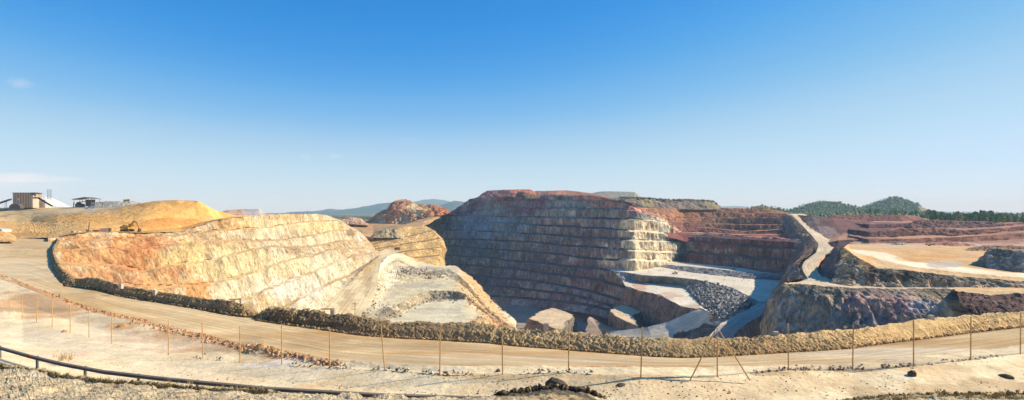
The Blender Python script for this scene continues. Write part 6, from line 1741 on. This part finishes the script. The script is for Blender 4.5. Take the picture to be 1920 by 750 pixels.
rt = random.Random(5)
gtop = dline([(1500, 1)])
for i in range(230):
    px = rt.uniform(1738, 2040) if i < 190 else rt.uniform(1600, 1760)
    D = rt.uniform(585, 760) if i < 190 else rt.uniform(800, 950)
    base = np.interp(px, [1600, 1700, 1760, 1850, 1920, 2060], [406, 407, 414, 417, 421, 424]) + rt.uniform(-2, 2) - (D - 600) * .022
    s = rt.uniform(.6, 1.2) * (1.0 if px > 1740 else .75)
    if 1835 < px < 1860:
        s *= 1.25
    k = rt.choice([0, 0, 1, 1, 2, 3, 3, 4])
    lb = None
    if px <= 1735:
        lb = {0: 'small conifer at the foot of the pointed hill above the maroon heap', 1: 'small conifer at the foot of the pointed hill above the maroon heap', 2: 'small round tree at the foot of the pointed hill above the maroon heap', 3: 'small round tree at the foot of the pointed hill above the maroon heap', 4: 'small pale bushy tree at the foot of the pointed hill above the maroon heap'}[k]
    plant_tree(k, W(px, base, D) - Vector((0, 0, .4)), s, rt.uniform(0, 6.28), lb, 'trees in the tree line' if px > 1735 else 'trees at the foot of the pointed hill')


def forest(name, label, P, hs, hues):
    """a wood too far away to tell its trees apart: rough little crowns in one mesh"""
    n = len(P)
    ring = 5
    a = np.arange(ring) * 2 * math.pi / ring
    prof = [(.12, .0), (.42, .22), (.34, .55), (.16, .82)]
    base = []
    for r_, z_ in prof:
        for q in a:
            base.append((math.cos(q + z_) * r_, math.sin(q + z_) * r_, z_))
    base.append((0, 0, 1.0))
    base = np.array(base)
    f = []
    for k in range(len(prof) - 1):
        for q in range(ring):
            f.append((k * ring + q, k * ring + (q + 1) % ring, (k + 1) * ring + (q + 1) % ring, (k + 1) * ring + q))
    for q in range(ring):
        f.append(((len(prof) - 1) * ring + q, (len(prof) - 1) * ring + (q + 1) % ring, len(base) - 1, len(base) - 1))
    f = [x if x[2] != x[3] else x[:3] for x in f]
    nb_ = len(base)
    v = base[None] * (1 + (RNG.random((n, nb_, 3)) - .5) * .6) * hs[:, None, None] + P[:, None, :]
    tri = []
    for x in f:
        tri.append(x[:3])
        if len(x) == 4:
            tri.append((x[0], x[2], x[3]))
    F_ = (np.array(tri)[None] + (np.arange(n) * nb_)[:, None, None]).reshape(-1, 3)
    me = bpy.data.meshes.new(name)
    me.vertices.add(n * nb_); me.vertices.foreach_set('co', v.reshape(-1).astype(np.float32))
    me.loops.add(F_.size); me.polygons.add(len(F_))
    me.loops.foreach_set('vertex_index', F_.reshape(-1).astype(np.int32))
    me.polygons.foreach_set('loop_start', np.arange(len(F_), dtype=np.int32) * 3)
    me.update(calc_edges=True)
    cl = np.array([srgb(c) for c in hues])[RNG.integers(0, len(hues), n)] * (.7 + .6 * RNG.random((n, 1)))
    at_ = me.color_attributes.new('Col', 'FLOAT_COLOR', 'POINT')
    at_.data.foreach_set('color', np.concatenate([np.repeat(cl, nb_, 0), np.ones((n * nb_, 1))], 1).reshape(-1).astype(np.float32))
    me.materials.append(M['leaf'])
    return tag(link(bpy.data.objects.new(name, me)), label, 'forest', kind='stuff')


def on_grid(g, n, cond, seed):
    V, PX = g
    rg = np.random.default_rng(seed)
    ok = np.argwhere(cond(PX[..., 0], PX[..., 1], V[..., 1]))
    idx = ok[rg.integers(0, len(ok), n)]
    p = V[idx[:, 0], idx[:, 1]].copy()
    p[:, :2] += rg.normal(0, 6, (n, 2))
    return p


FG = [(96, 116, 70), (114, 130, 80), (134, 140, 90), (82, 102, 62)]
p1 = on_grid(GROUND[0], 4600, lambda x, y, d: (d <= 1702) & (x > 1430), 1)
p2 = on_grid(GROUND[1], 5600, lambda x, y, d: (d <= 1802) & (x > 1550) & ~((x > 1722) & (y < 398)), 2)
p3 = on_grid(GROUND[2], 150, lambda x, y, d: d <= 1152, 3)
forest('forest', 'pine wood covering the lower rounded hill', p1, RNG.uniform(2.8, 5.0, len(p1)), FG)
forest('forest', 'pine wood covering the pointed hill', p2, RNG.uniform(2.8, 5.2, len(p2)), FG)
forest('shrubs', 'scattered shrubs on the small brown knoll', p3, RNG.uniform(2, 4, len(p3)), FG)
# wood at the hills' feet and on the plain
xs_ = RNG.uniform(1430, 2080, 1100); ds_ = RNG.uniform(930, 1350, 1100)
pz = np.stack([(xs_ - CX) / F * ds_, ds_, np.interp(ds_, [930, 1000, 1500], [-12.5, -12, -12]) + 0.5], -1)
forest('forest', 'low pine wood along the feet of the hills', pz, RNG.uniform(6, 11, 1100), FG)
xs_ = RNG.uniform(600, 760, 700); ds_ = RNG.uniform(1150, 2400, 700)
pz = np.stack([(xs_ - CX) / F * ds_, ds_, np.interp(ds_, [1050, 1500, 2600], [-20.5, -21.5, -21])], -1)
forest('forest', 'green wood on the plain between the cream wall and the butte', pz, RNG.uniform(4, 7, 700), [(84, 96, 62), (100, 106, 70), (72, 84, 56)])
xs_ = np.concatenate([RNG.uniform(1160, 1345, 420), RNG.uniform(1100, 1200, 60)]); ds_ = np.concatenate([RNG.uniform(925, 960, 420), RNG.uniform(905, 920, 60)])
pt = np.interp(xs_, [1120, 1150, 1203, 1245, 1290, 1320, 1337, 1349], [374, 371, 372, 375, 376, 377, 378, 386])
fr_ = np.clip((930 - ds_) / 26, 0, 1)
pz = np.stack([(xs_ - CX) / F * ds_, ds_, (HY - pt) / F * 930 * (1 - fr_) + (HY - 393) / F * 904 * fr_ - .3], -1)
forest('shrubs', 'olive scrub on the long grey-green dump', pz, RNG.uniform(1.5, 3.6, len(xs_)), [(100, 100, 66), (80, 86, 54), (120, 112, 76)])
